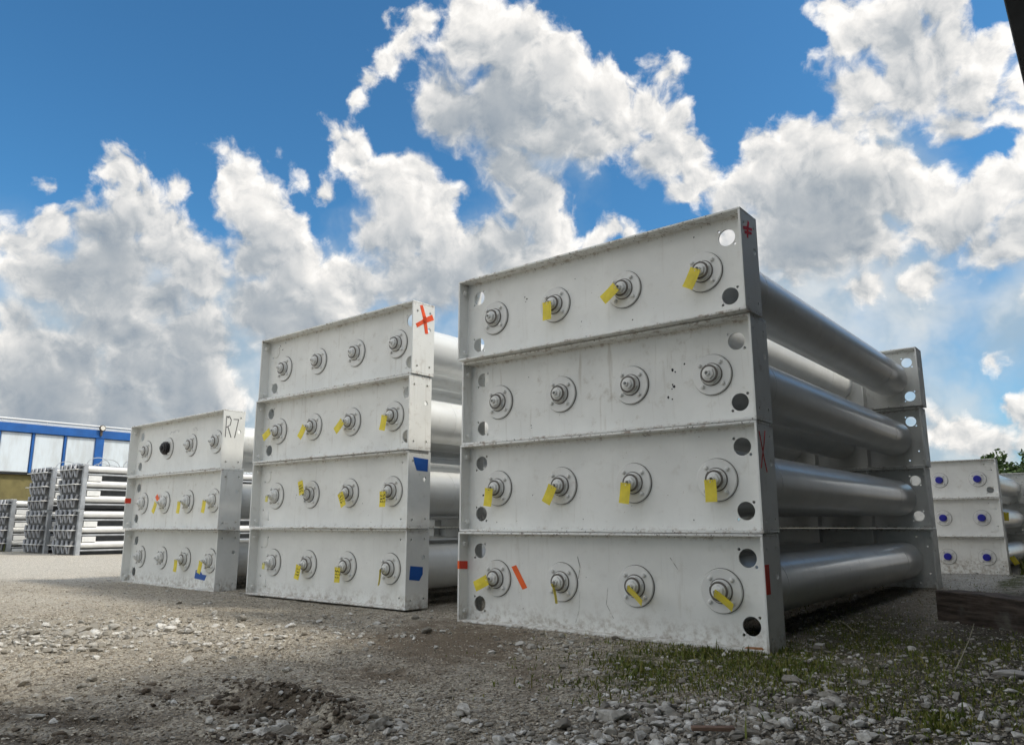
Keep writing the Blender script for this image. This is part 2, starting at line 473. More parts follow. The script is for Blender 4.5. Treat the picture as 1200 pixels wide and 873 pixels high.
# ------------------------------------------------------------------ numpy noise
def _hash(ix, iy, seed):
    h = (ix.astype(np.int64) * 374761393 + iy.astype(np.int64) * 668265263 + seed * 974634777) & 0xFFFFFFFF
    h = ((h ^ (h >> 13)) * 1274126177) & 0xFFFFFFFF
    h = h ^ (h >> 16)
    return (h & 0xFFFF) / 65535.0
def vnoise(x, y, seed=0):
    ix, iy = np.floor(x), np.floor(y); fx, fy = x - ix, y - iy
    fx = fx * fx * (3 - 2 * fx); fy = fy * fy * (3 - 2 * fy)
    a, b = _hash(ix, iy, seed), _hash(ix + 1, iy, seed); c, d = _hash(ix, iy + 1, seed), _hash(ix + 1, iy + 1, seed)
    return (a + (b - a) * fx) * (1 - fy) + (c + (d - c) * fx) * fy
def fbm(x, y, octs=4, seed=0, rough=0.5):
    t = 0; amp = 1; tot = 0
    for o in range(octs):
        t = t + amp * vnoise(x * 2 ** o + 13.7 * o, y * 2 ** o - 7.3 * o, seed + o); tot += amp; amp *= rough
    return t / tot - 0.5
def sm(x, lo, hi):
    t = np.clip((x - lo) / (hi - lo), 0, 1); return t * t * (3 - 2 * t)
def blobs(px, py, lst):
    t = np.zeros_like(px)
    for (cx, cy, rx, ry, w) in lst:
        t = np.maximum(t, w * np.exp(-(((px - cx) / rx) ** 2 + ((py - cy) / ry) ** 2)))
    return t
MUD = [(60,838,190,20,.75),(190,808,110,9,.6),(318,828,75,20,.9),(20,868,200,14,.8),(250,864,160,12,.65)]
DIRT = [(520,752,130,34,1),(440,790,110,22,.7),(620,790,50,40,.7),(330,815,120,24,.6),(590,742,60,16,.8),(560,835,90,26,.35)]
DARK = [(780,850,150,40,.8),(960,820,160,50,.9),(1120,790,110,60,1),(1010,740,110,40,1),(1150,860,90,40,.9)]  # dark earth among the stones, with the nearest stack's shade painted in
PALE = [(40,660,260,24,1.1),(60,700,200,22,.55),(1150,692,60,14,.7),(150,742,170,20,.55),(400,735,140,18,.3)]  # pale gravel; the sunlit yard at the far left is painted lighter too
GREEN = [(760,785,70,34,.9),(840,770,90,24,1),(940,775,90,26,1),(1010,745,90,32,.75),(1090,775,70,40,.6),(1110,850,60,30,.8),(1140,715,30,14,.6),(1180,820,50,30,.6),(1020,795,150,40,.6),(1150,765,70,30,.6),(30,645,50,6,.5),(1190,690,20,14,.8)]
def ground_masks(x, y):
    px, py = to_photo(x, y, np.zeros_like(x))
    jx = 26 * fbm(x * 1.7, y * 1.7, 3, 91); jy = 12 * fbm(x * 1.9, y * 1.9, 3, 97)
    px = px + jx; py = py + jy
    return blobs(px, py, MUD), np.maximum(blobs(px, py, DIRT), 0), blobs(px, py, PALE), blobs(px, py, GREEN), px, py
RUT = [ground_at(*p) for p in ((248, 803), (285, 808), (320, 815), (350, 824), (378, 832), (392, 842))]
def seg_dist(x, y, pts):
    best = np.full_like(x, 1e9); side = np.zeros_like(x)
    for a, b in zip(pts, pts[1:]):
        dx, dy = b.x - a.x, b.y - a.y; l2 = dx * dx + dy * dy
        t = np.clip(((x - a.x) * dx + (y - a.y) * dy) / l2, 0, 1)
        ex, ey = x - (a.x + t * dx), y - (a.y + t * dy)
        d = np.sqrt(ex * ex + ey * ey)
        sd = np.sign(dx * ey - dy * ex)
        m = d < best
        best = np.where(m, d, best); side = np.where(m, sd, side)
    return best, side
W_MOD, H_PITCH, H_MOD, L_MOD = 2.44, 0.6811, 0.677, 5.327
def ground_h(x, y):
    u = x * UX + y * UY; v = x * VX + y * VY
    mud, dirt, pale, green, px, py = ground_masks(x, y)
    r = np.sqrt(x * x + y * y)
    near = 1 - sm(r, 9, 16)
    h = 0.030 * fbm(x * 0.7, y * 0.7, 3, 3)
    h = h + near * (0.020 * fbm(x * 3.1, y * 3.1, 3, 5) + 0.014 * fbm(x * 11, y * 11, 3, 8, 0.6))
    rough = 0.035 * mud + 0.006
    rid = 1 - 2 * np.abs(fbm(x * 4.3, y * 6.0, 4, 21, 0.6))
    h = h + near * mud * 0.085 * (rid - 0.75)
    h = h + near * mud * 0.022 * fbm(x * 26, y * 26, 2, 33)
    d, side = seg_dist(x, y, RUT)
    ridge = np.exp(-(d / 0.085) ** 2)
    h = h + near * ridge * (0.050 + 0.05 * fbm(x * 22, y * 22, 3, 44))
    trench = np.exp(-((d - 0.17) / 0.10) ** 2) * (side < 0)
    h = h - near * trench * 0.030
    for k_, vt in enumerate((3.05, 1.55)):
        dv = v - vt - 0.25 * np.sin(u * 0.35 + k_)
        tr = np.exp(-(dv / 0.17) ** 2) * sm(-u, 2.2, 3.6) * near
        h = h - tr * 0.022 + tr * 0.010 * np.sign(np.sin((u + 0.7 * np.abs(dv)) * 2 * np.pi / 0.11)) * (0.5 + fbm(x * 2, y * 2, 2, 81)) + 0.018 * near * sm(-u, 2.2, 3.6) * np.exp(-((np.abs(dv) - 0.25) / 0.07) ** 2) * (0.6 + fbm(x * 9, y * 9, 2, 83))
    pud = np.exp(-(((px - 235) / 60) ** 2 + ((py - 808) / 9) ** 2))
    h = h * (1 - 0.9 * pud * near) - 0.008 * pud
    # bare level ground under the stacks, a slight fall towards the stack behind
    foot = np.zeros_like(x); bank = np.zeros_like(x)
    for (u1, v1) in ((-1.696, 4.498), (-4.890, 4.66), (-8.014, 4.73)):
        du = np.maximum(np.maximum(u1 - W_MOD - u, u - u1), 0); dv = np.maximum(np.maximum(v1 - v, v - v1 - L_MOD), 0)
        dd = np.sqrt(du * du + dv * dv); foot = np.maximum(foot, 1 - sm(dd, 0.0, 0.22)); bank = np.maximum(bank, np.exp(-((dd - 0.03) / 0.05) ** 2))
    h = h * (1 - foot) - 0.004 * foot + bank * (0.006 + 0.026 * fbm(x * 7, y * 7, 3, 55))
    drop = sm(v, 10.8, 15.2) * sm(u, -6.5, -3.8)
    du = np.maximum(np.maximum(-4.2 - u, u + 1.6), 0); dv = np.maximum(np.maximum(15.7 - v, v - 21.2), 0)
    f2 = 1 - sm(np.sqrt(du * du + dv * dv), 0, 0.6)
    h = h * (1 - f2) - 0.194 * drop
    h = h + 0.10 * (1 - sm(np.abs(u + 1.0) , 0.6, 2.6)) * np.exp(-((v - 11.5) / 1.6) ** 2)
    return h

def build_ground():
    ang = []
    a = -180.0
    while a < 180.0 - 1e-6:
        ang.append(a); a += 0.17 if -38 <= a < 38 else 3.0
    ang = np.radians(np.array(ang))
    rad = [0.0, 0.6, 1.2, 1.8, 2.3]
    r = 2.5
    while r < 1500:
        rad.append(r); r *= 1.0042 if r < 9 else (1.008 if r < 26 else 1.12)
    rad = np.array(rad)
    na, nr = len(ang), len(rad)
    RR, AA = np.meshgrid(rad, ang, indexing='ij')
    x = (RR * np.sin(AA)).ravel(); y = (RR * np.cos(AA)).ravel()
    z = ground_h(x, y)
    me = bpy.data.meshes.new('ground')
    i, j = np.meshgrid(np.arange(nr - 1), np.arange(na), indexing='ij')
    j2 = (j + 1) % na
    q = np.stack([i * na + j, i * na + j2, (i + 1) * na + j2, (i + 1) * na + j], -1).reshape(-1, 4)
    me.vertices.add(len(x)); me.vertices.foreach_set('co', np.stack([x, y, z], -1).ravel())
    me.loops.add(q.size); me.loops.foreach_set('vertex_index', q[:, ::-1].ravel().astype(np.int32))
    me.polygons.add(len(q)); me.polygons.foreach_set('loop_start', np.arange(0, q.size, 4, dtype=np.int32))
    me.polygons.foreach_set('use_smooth', np.ones(len(q), bool))
    me.update(calc_edges=True)
    mud, dirt, pale, green, gpx, gpy = ground_masks(x, y)
    shed = sm(x * UX + y * UY, -1.9, -0.6) * (1 - sm(x * VX + y * VY, 9, 10.5))     # darker earth towards the open shed, its shade painted into the colour
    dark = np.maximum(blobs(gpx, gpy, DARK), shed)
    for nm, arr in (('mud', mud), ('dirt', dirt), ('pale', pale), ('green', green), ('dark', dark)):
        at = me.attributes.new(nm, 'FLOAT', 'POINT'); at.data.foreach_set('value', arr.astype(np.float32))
    s = Mat('gravel yard ground')
    def at(nm):
        n = s.n('ShaderNodeAttribute'); n.attribute_name = nm; return n.outputs['Fac']
    c = s.coord(offset=False)
    big = s.noise(c, 0.9, 4, 0.6); mid = s.noise(c, 7, 5, 0.65); fine = s.noise(c, 60, 4, 0.7)
    vo = s.n('ShaderNodeTexVoronoi'); s.l(c, vo.inputs['Vector']); vo.inputs['Scale'].default_value = 75
    vo2 = s.n('ShaderNodeTexVoronoi'); s.l(c, vo2.inputs['Vector']); vo2.inputs['Scale'].default_value = 28
    peb = s.n('ShaderNodeSeparateColor'); s.l(vo.outputs['Color'], peb.inputs[0])
    peb2 = s.n('ShaderNodeSeparateColor'); s.l(vo2.outputs['Color'], peb2.inputs[0])
    gravel = s.mix(s.ss(peb.outputs[0], 0.1, 0.95), (0.20, 0.173, 0.134), (0.57, 0.515, 0.415))
    gravel = s.mix(s.mul(s.ss(peb2.outputs[0], 0.66, 0.72), 0.6), gravel, (0.45, 0.42, 0.36))
    gravel = s.mix(s.mul(s.ss(mid, 0.45, 0.75), 0.7), gravel, (0.17, 0.148, 0.116))
    dirtc = s.mix(s.ss(fine, 0.3, 0.7), (0.135, 0.107, 0.076), (0.24, 0.197, 0.147))
    mudc = s.mix(s.ss(mid, 0.3, 0.7), (0.060, 0.048, 0.035), (0.165, 0.137, 0.104))
    palec = s.mix(s.ss(peb.outputs[1], 0.1, 0.9), (0.36, 0.33, 0.275), (0.66, 0.62, 0.54))
    greenc = s.mix(s.ss(fine, 0.3, 0.7), (0.050, 0.058, 0.014), (0.120, 0.122, 0.034))
    col = s.mix(s.ss(big, 0.35, 0.7, 0.0, 0.35), gravel, (0.22, 0.195, 0.157))
    col = s.mix(s.ss(s.mul(at('pale'), s.ss(mid, 0.2, 0.6, 0.6, 1.0)), 0.15, 0.9), col, palec)
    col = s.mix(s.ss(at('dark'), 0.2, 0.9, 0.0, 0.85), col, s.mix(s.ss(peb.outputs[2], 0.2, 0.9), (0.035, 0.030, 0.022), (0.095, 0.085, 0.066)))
    col = s.mix(s.ss(s.mul(at('dirt'), s.ss(mid, 0.3, 0.7, 0.6, 1.15)), 0.25, 0.75), col, dirtc)
    col = s.mix(s.ss(s.mul(at('mud'), s.ss(mid, 0.3, 0.7, 0.7, 1.15)), 0.25, 0.75), col, mudc)
    col = s.mix(s.ss(s.mul(at('green'), s.ss(mid, 0.35, 0.65, 0.5, 1.3)), 0.25, 0.85, 0.0, 0.9), col, greenc)
    s.set(color=col, rough=0.95, spec=0.2)
    hgt = s.mul(s.mul(vo.outputs['Distance'], -0.8), s.mul(fine, 0.8), 'ADD')
    s.bump(hgt, 0.9, 0.012)
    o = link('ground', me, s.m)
    tag(o, kind='structure')
build_ground()

# ------------------------------------------------------------------ scattered stones, clods and grass
def ico(sub):
    bm = bmesh.new(); bmesh.ops.create_icosphere(bm, subdivisions=sub, radius=1.0)
    v = np.array([p.co[:] for p in bm.verts]); f = np.array([[q.index for q in p.verts] for p in bm.faces]); bm.free()
    return v, f
def stone_shapes(sub, n, seed):
    v, f = ico(sub); rg = np.random.default_rng(seed); out = []
    for _ in range(n):
        p = v.copy()
        for _ in range(9):          # knock flat facets off a ball
            d = rg.normal(size=3); d /= np.linalg.norm(d); k = rg.uniform(0.32, 0.75)
            s_ = p @ d; p -= np.outer(np.maximum(s_ - k, 0), d)
        p *= 1 + rg.normal(0, 0.045, size=(len(p), 1))
        p *= np.array([rg.uniform(0.95, 1.55), rg.uniform(0.6, 1.0), rg.uniform(0.4, 0.75)])
        out.append(p)
    return out, f
def scatter(name, x, y, size, shapes, faces, mat, sink=0.25, smooth=False):
    n = len(x); z = ground_h(x, y)
    k = rng.integers(0, len(shapes), n)
    S = np.stack(shapes)[k]                       # n, nv, 3
    a = rng.uniform(0, 2 * np.pi, n); t = rng.normal(0, 0.25, n)
    ca, sa, ct, st = np.cos(a), np.sin(a), np.cos(t), np.sin(t)
    X, Y, Z = S[..., 0], S[..., 1], S[..., 2]
    Y2 = Y * ct[:, None] - Z * st[:, None]; Z2 = Y * st[:, None] + Z * ct[:, None]
    X3 = X * ca[:, None] - Y2 * sa[:, None]; Y3 = X * sa[:, None] + Y2 * ca[:, None]
    P = np.stack([X3 * size[:, None] + x[:, None], Y3 * size[:, None] + y[:, None], Z2 * size[:, None] + (z + size * (0.5 - sink))[:, None]], -1)
    nv = S.shape[1]
    F = (faces[None] + (np.arange(n) * nv)[:, None, None]).reshape(-1, 3)
    me = bpy.data.meshes.new(name)
    me.vertices.add(n * nv); me.vertices.foreach_set('co', P.ravel())
    me.loops.add(F.size); me.loops.foreach_set('vertex_index', F.ravel().astype(np.int32))
    me.polygons.add(len(F)); me.polygons.foreach_set('loop_start', np.arange(0, F.size, 3, dtype=np.int32))
    me.polygons.foreach_set('use_smooth', np.full(len(F), smooth))
    me.update(calc_edges=True)
    return tag(link(name, me, mat), kind='stuff')
def wedge(n, r0, r1, power=1.0):
    a = rng.uniform(-R(40), R(40), n)
    r = r0 * (r1 / r0) ** (rng.uniform(0, 1, n) ** power)
    return r * np.sin(a), r * np.cos(a)
def clear_of_stacks(x, y, m=0.0):
    u = x * UX + y * UY; v = x * VX + y * VY
    ok = np.ones(len(x), bool)
    for (u1, v1) in ((-1.696, 4.498), (-4.890, 4.66), (-8.014, 4.73), (-1.684, 15.768)):
        for (va, vb) in ((v1, v1 + 0.27), (v1 + L_MOD - 0.27, v1 + L_MOD)):
            ok &= ~((u > u1 - W_MOD - m) & (u < u1 + m) & (v > va - m) & (v < vb + m))
    return ok
PILE = [(780,850,100,36,1.3),(720,800,60,24,.5),(880,860,90,26,1),(960,830,80,36,.8),(1010,800,40,14,.5),(700,870,140,22,1),(1150,850,50,30,.5),(1160,790,50,20,.5),(640,850,70,30,.3)]
BAND = [(60,748,100,18,1.2),(170,738,120,16,1.0),(260,750,90,14,.7),(410,740,70,14,.5),(470,742,50,10,.35),(640,752,80,14,.4),(330,845,60,20,.5),(440,850,90,20,.5)]
def gravel():
    sh, f = stone_shapes(2, 14, 1); sh1, f1 = stone_shapes(1, 16, 2); 
    # coarse stones
    x, y = wedge(60000, 2.55, 12)
    mud, dirt, pale, green, px, py = ground_masks(x, y)
    pile = blobs(px, py, PILE); band = blobs(px, py, BAND)
    p = 0.035 + 0.38 * pile + 0.55 * band + 0.03 * green - 0.03 * dirt
    right = sm(px, 640, 800) * 0.06
    p = (p + right) * (1 + 1.2 * fbm(x * 2.3, y * 2.3, 3, 61))
    keep = (rng.uniform(size=len(x)) < p) & clear_of_stacks(x, y, 0.03)
    x, y, pile, band = x[keep], y[keep], pile[keep], band[keep]
    size = np.clip(rng.lognormal(math.log(0.0100), 0.50, len(x)), 0.004, 0.045) * (1 + 0.35 * np.minimum(pile, 1) + 0.55 * np.minimum(band, 1))
    scatter('gravel_stones', x, y, size, sh, f, M_STONE, 0.22)
    # fine grit everywhere
    x, y = wedge(120000, 2.55, 13)
    mud, dirt, pale, green, px, py = ground_masks(x, y)
    p = 0.75 - 0.45 * dirt - 0.35 * mud - 0.3 * green
    keep = (rng.uniform(size=len(x)) < p) & clear_of_stacks(x, y, 0.01)
    x, y = x[keep], y[keep]
    size = np.clip(rng.lognormal(math.log(0.0055), 0.4, len(x)), 0.0025, 0.012)
    v0, f0 = stone_shapes(1, 16, 5)
    scatter('gravel_grit', x, y, size, v0, f0, M_GRIT, 0.2)
    # clods of dark earth in the mud and along the rut
    x, y = wedge(60000, 2.55, 6)
    mud, dirt, pale, green, px, py = ground_masks(x, y)
    d, side = seg_dist(x, y, RUT)
    p = 0.05 * mud + 0.8 * np.exp(-(d / 0.075) ** 2) + 0.22 * np.exp(-((d - 0.20) / 0.12) ** 2) * (side < 0)
    p *= 1 - np.exp(-(((px - 235) / 60) ** 2 + ((py - 808) / 9) ** 2))
    keep = rng.uniform(size=len(x)) < p
    x, y = x[keep], y[keep]
    size = np.clip(rng.lognormal(math.log(0.010), 0.5, len(x)), 0.004, 0.035)
    scatter('earth_clods', x, y, size, sh1, f1, M_CLOD, 0.25)
gravel()

BLADES = [(760,782,60,26,.8),(845,762,70,14,1.2),(870,768,60,12,1),(900,780,80,22,1),(960,778,80,22,.8),(700,800,30,20,.3),(1000,742,80,28,.35),(1090,770,50,30,.45),(1095,803,14,12,1.6),(1110,855,50,26,.9),(1145,715,22,16,.9),(1180,765,30,22,.5),(1190,830,30,30,.6),(1050,760,60,30,.35),(1030,790,170,50,.42),(1120,830,90,40,.4),(800,790,120,26,.5)]
def grass():
    x, y = wedge(560000, 2.55, 11)
    px, py = to_photo(x, y, np.zeros_like(x))
    p = blobs(px, py, BLADES) * np.clip(0.55 + 2.6 * fbm(x * 5, y * 5, 3, 71), 0, 1.6)
    keep = (rng.uniform(size=len(x)) < p * 0.85) & clear_of_stacks(x, y, 0.004)
    x, y = x[keep], y[keep]
    # weeds in the grass behind the rack at the far left and around the stack behind
    ux = rng.uniform(-30, -24.3, 1500); vx = rng.uniform(7.0, 8.6, 1500)
    x2 = np.concatenate([ux * UX + vx * VX]); y2 = np.concatenate([ux * UY + vx * VY])
    u3 = rng.uniform(-1.6, -0.6, 1500); v3 = rng.uniform(16, 19, 1500)
    x2 = np.concatenate([x2, u3 * UX + v3 * VX]); y2 = np.concatenate([y2, u3 * UY + v3 * VY])
    hgt = np.concatenate([np.clip(rng.lognormal(math.log(0.012), 0.62, len(x)), 0.005, 0.08), rng.uniform(0.12, 0.35, len(x2))])
    wid = np.concatenate([rng.uniform(0.0022, 0.0048, len(x)), rng.uniform(0.008, 0.016, len(x2))])
    x = np.concatenate([x, x2]); y = np.concatenate([y, y2])
    n = len(x); z = ground_h(x, y)
    a = rng.uniform(0, 2 * np.pi, n); b = rng.uniform(0, 2 * np.pi, n); lean = rng.uniform(0.1, 0.9, n) * hgt
    dx, dy = np.cos(a) * wid, np.sin(a) * wid; lx, ly = np.cos(b) * lean, np.sin(b) * lean
    P = np.stack([np.stack([x - dx, y - dy, z - 0.004], -1), np.stack([x + dx, y + dy, z - 0.004], -1),
                  np.stack([x + dx * .7 + lx * .35, y + dy * .7 + ly * .35, z + hgt * .6], -1), np.stack([x - dx * .7 + lx * .35, y - dy * .7 + ly * .35, z + hgt * .6], -1),
                  np.stack([x + lx, y + ly, z + hgt], -1)], 1)
    base = (np.arange(n) * 5)[:, None]
    quads = (base + np.array([[0, 1, 2, 3]])); tris = base + np.array([[3, 2, 4]])
    loops = np.concatenate([quads.ravel(), tris.ravel()])
    starts = np.concatenate([np.arange(n) * 4, 4 * n + np.arange(n) * 3])
    me = bpy.data.meshes.new('grass')
    me.vertices.add(n * 5); me.vertices.foreach_set('co', P.ravel())
    me.loops.add(len(loops)); me.loops.foreach_set('vertex_index', loops.astype(np.int32))
    me.polygons.add(2 * n); me.polygons.foreach_set('loop_start', starts.astype(np.int32))
    me.update(calc_edges=True)
    tag(link('grass', me, M_GRASS), kind='stuff')
grass()

# ------------------------------------------------------------------ the tube modules
FT = 0.016           # thickness of the frame plates
WEB = 0.105          # the web lies this far behind the front rim
FD = 0.272           # depth of an end frame
HX, HZ, HR = 1.080, (0.532, 0.134), 0.057
TUBE_X = (-0.905, -0.302, 0.302, 0.905)
TUBE_Z = 0.331
VALVE_Z = 0.331
def end_frame_mesh(name, tl, bl, tr, br, blanks=True):
    """front end frame, its front rim on y = 0; the four flags say which corner holes are open"""
    bm = bmesh.new()
    w = W_MOD / 2
    Zup = Matrix.Rotation(math.pi / 2, 4, 'X')             # plate XY -> XZ
    corners = [(-HX, HZ[0], tl), (-HX, HZ[1], bl), (HX, HZ[0], tr), (HX, HZ[1], br)]
    holes = []
    for (x, z, op) in corners:
        if op: holes.append((x, z, HR))
        s = 1 if (x > 0) == (z > 0.3) else -1
        for k in (1, -1):
            holes.append((x + k * s * 0.052, z - k * 0.052, 0.0095))
    holes += [(x, TUBE_Z, 0.05) for x in TUBE_X]
    me = plate(rect(-w + FT + .001, w - FT - .001, FT + .001, H_MOD - FT - .001), holes, 0.012)
    bm_add_mesh(bm, me, Matrix.Translation((0, WEB + 0.006, 0)) @ Zup)
    for (x, z, op) in corners:
        if not op and blanks:                               # the uncut disc shows as a slightly raised blank
            add_lathe(bm, [(WEB + 0.002, HR), (WEB - 0.0045, HR), (WEB - 0.006, HR - 0.004)], 'Y', 30, Matrix.Translation((x, 0, z)))
    # top and bottom flanges
    for z0 in (0.0, H_MOD - FT):
        add_box(bm, -w, w, 0, FD, z0, z0 + FT, 0.003)
    # side flanges with bolt holes and one larger hole
    sh = [(0.055, 0.585, .011), (0.215, 0.590, .011), (0.060, 0.075, .011), (0.215, 0.080, .011), (0.205, 0.43, .021)]
    Ys = Matrix(((0, 0, 1, 0), (1, 0, 0, 0), (0, 1, 0, 0), (0, 0, 0, 1)))   # plate x -> y, y -> z, thickness -> x
    for sx in (-1, 1):
        me = plate(rect(0, FD, FT + .0005, H_MOD - FT - .0005), sh, FT, 0.002)
        bm_add_mesh(bm, me, Matrix.Translation((sx * (w - FT / 2), 0, 0)) @ Ys)
    for sx in (-1, 1):
        for (yy, zz, rr) in sh[:4]:
            add_lathe(bm, [(0, .021), (.014, .021), (.018, .016)], 'X', 6, Matrix.Translation((sx * (w - FT - .0008), yy, zz)) @ Matrix.Scale(-sx, 4, (1, 0, 0)))
    # stiffeners behind the web
    for x in (-0.603, 0.0, 0.603):
        add_box(bm, x - .007, x + .007, WEB + .0125, FD - .006, FT + .0005, H_MOD - FT - .0005)
    # weld beads along the inner corners
    for z in (FT + .001, H_MOD - FT - .001):
        add_tube(bm, [(-w + FT, WEB - .001, z), (w - FT, WEB - .001, z)], 0.005, 6)
    for x in (-w + FT + .001, w - FT - .001):
        add_tube(bm, [(x, WEB - .001, FT), (x, WEB - .001, H_MOD - FT)], 0.005, 6)
    finish_normals(bm)
    return bm_mesh(bm, name, 35)
FRAMES = {}
def frame(flags):
    if flags not in FRAMES: FRAMES[flags] = end_frame_mesh('end_frame', *flags)
    return FRAMES[flags]
def tube_mesh():
    bm = bmesh.new()
    a, b = WEB + 0.013, L_MOD - WEB - 0.013
    prof = [(a, .088), (a + .035, .088)]
    r = 0.203
    for k in range(0, 9):
        t = k / 8 * math.pi / 2
        prof.append((a + .04 + .165 * (1 - math.cos(t)), .092 + (r - .092) * math.sin(t)))
    body = list(prof)
    mid = [(a + .6, r), (a + .601, r + .0018), (a + .612, r + .0018), (a + .613, r), (L_MOD / 2, r)]
    mid += [(b - .9, r), (b - .899, r + .0018), (b - .888, r + .0018), (b - .887, r)]
    end = [(a + b - y, q) for (y, q) in reversed(prof)]
    add_lathe(bm, body + mid + end, 'Y', 48)
    finish_normals(bm)
    return bm_mesh(bm, 'tube', 40)
ME_TUBE = tube_mesh()
def lathe_mesh(name, prof, seg=32, ang=30, hexes=()):
    bm = bmesh.new(); add_lathe(bm, prof, 'Y', seg)
    for (y0, y1, r) in hexes: add_lathe(bm, [(y0, r * .93), (y0 + .003, r), (y1 - .003, r), (y1, r * .93)], 'Y', 6)
    finish_normals(bm)
    return bm_mesh(bm, name, ang)
ME_DISC = lathe_mesh('flange_disc', [(0, .134), (-.014, .134), (-.018, .130), (-.018, .02)], 48)
ME_HUB = lathe_mesh('hub', [(-.018, .070), (-.030, .070), (-.032, .060), (-.037, .060), (-.039, .056), (-.052, .056), (-.054, .047), (-.060, .047), (-.062, .034), (-.078, .034), (-.080, .019), (-.098, .017), (-.099, .0115), (-.076, .0115)],
                    28, hexes=((-.052, -.040, .068), (-.076, -.064, .041)))
ME_BELLOWS = lathe_mesh('hub', [(-.018, .07), (-.024, .084), (-.034, .07), (-.044, .084), (-.054, .068), (-.064, .080), (-.074, .06), (-.084, .062), (-.09, .03), (-.105, .028), (-.108, .012)], 28)
ME_BOLT = lathe_mesh('bolt', [(-.017, .017), (-.020, .017), (-.021, .0135), (-.029, .0135), (-.035, .011), (-.038, .005)], 14)
ME_GASKET = lathe_mesh('gasket', [(.0004, .1375), (-.0045, .1375), (-.0045, .10)], 48)
ME_SEAL = lathe_mesh('seal_ring', [(-.0175, .076), (-.0215, .0765), (-.0225, .070), (-.0225, .02)], 32)
ME_SEAL2 = lathe_mesh('seal_ring', [(-.0525, .060), (-.0570, .060), (-.0575, .05), (-.0575, .02)], 32)
M_SEAL = simple('dark seal', (0.12, 0.108, 0.095), 0.7)
ME_CAP = lathe_mesh('valve_cap', [(-.018, .062), (-.060, .062), (-.068, .055), (-.069, .03)], 32)
def module(stack, tier, loc, rz, rx, front, rear, label, valves='nnnn', grp='white tube modules stacked in the yard'):
    root = empty('tube_module', loc, rz, rx)
    tag(root, label, 'tube module', grp)
    f = link('end_frame', frame(front), M_FRAME, root); f.location = (0, -L_MOD / 2, 0)
    # rear frame: the same thing turned round (left and right swap)
    r = link('end_frame', frame((rear[2], rear[3], rear[0], rear[1])), M_FRAME, root); r.location = (0, L_MOD / 2, 0); r.rotation_euler = (0, 0, math.pi)
    for k, x in enumerate(TUBE_X):
        t = link('tube', ME_TUBE, M_TUBE, root); t.location = (x, -L_MOD / 2, TUBE_Z); t.rotation_euler = (0, rng.uniform(0, 6.28), 0)
        d = link('valve_flange', ME_DISC, M_VALVE, root); d.location = (x, -L_MOD / 2 + WEB - .0005, VALVE_Z)
        roll = rng.uniform(-0.12, 0.12)
        d.rotation_euler = (0, roll, 0)
        kind = valves[k]
        link('gasket', ME_GASKET, M_SEAL, d)
        if kind != 'c': link('seal_ring', ME_SEAL, M_SEAL, d)
        if kind == 'n': link('seal_ring', ME_SEAL2, M_SEAL, d)
        if kind == 'c': link('valve_cap', ME_CAP, M_BLUECAP, d)
        else:
            h = link('hub', ME_BELLOWS if kind == 'b' else ME_HUB, {'n': M_VALVE, 'y': M_BRASS, 'b': M_RUBBER}[kind], d)
            h.rotation_euler = (0, rng.uniform(0, 1), 0)
            if kind == 'b': h['label'] = 'black rubber bellows over the valve'
        for q in range(4):
            t = math.pi / 4 + q * math.pi / 2
            bo = link('bolt', ME_BOLT, M_VALVE, d); bo.location = (.100 * math.cos(t), 0, .100 * math.sin(t))
    return root

STACKS = {}
def place(stack, tier, x, y, yaw, z0, **kw):
    """x, y: the front right corner"""
    a = math.radians(yaw); ux, uy = math.cos(a), math.sin(a); vx, vy = -uy, ux
    loc = Vector((x - ux * W_MOD / 2 + vx * L_MOD / 2, y - uy * W_MOD / 2 + vy * L_MOD / 2, z0 + tier * H_PITCH))
    m = module(stack, tier, loc, a, kw.pop('rx', 0.0), **kw)
    STACKS[(stack, tier)] = m
    return m
O4 = (1, 1, 1, 1); C4 = (0, 0, 0, 0)
NEAR = 'nearest four-high stack'
place('A', 0, 1.4798, 4.5735, -38.594, 0.0, front=O4, rear=C4, label='bottom white tube module of the nearest four-high stack, orange strip on its face')
place('A', 1, 1.4903, 4.5806, -38.490, 0.0, front=O4, rear=O4, label='second white tube module up in the nearest stack, yellow tag on each valve')
place('A', 2, 1.4949, 4.5837, -38.658, 0.0, front=O4, rear=(1, 0, 1, 0), label='third white tube module up in the nearest stack, no tags on it')
place('A', 3, 1.4522, 4.5184, -38.951, 0.0, front=O4, rear=O4, label='topmost white tube module of the nearest stack, red smear on its dark side')
place('B', 0, -0.9144, 6.6940, -39.266, 0.017, front=C4, rear=C4, valves='ynnn', label='bottom white tube module of the middle stack, blue tape halfway up its side')
place('B', 1, -0.9099, 6.6538, -39.248, 0.017, front=C4, rear=C4, valves='ynnn', label='second white tube module up in the middle stack, ragged blue tape on its side')
place('B', 2, -0.9098, 6.6229, -39.307, 0.017, front=(1, 1, 1, 1), rear=O4, label='third white tube module up in the middle stack, four yellow tags, no tape')
place('B', 3, -0.8946, 6.6205, -39.437, 0.017, front=(0, 1, 1, 1), rear=O4, label='topmost white tube module of the middle stack, orange-red painted cross')
place('C', 0, -3.3135, 8.6955, -40.646, -0.006, front=(1, 1, 0, 0), rear=C4, valves='yyny', label='bottom white tube module of the left three-high stack, blue tape on its face')
place('C', 1, -3.2742, 8.5661, -40.485, -0.006, front=(1, 1, 0, 0), rear=C4, valves='yyyy', label='middle white tube module of the left three-high stack, orange tape on its edge')
place('C', 2, -3.3025, 8.5897, -40.577, -0.006, front=(1, 1, 0, 0), rear=C4, valves='nbnn', label='white tube module marked R7, topmost of the left three-high stack')
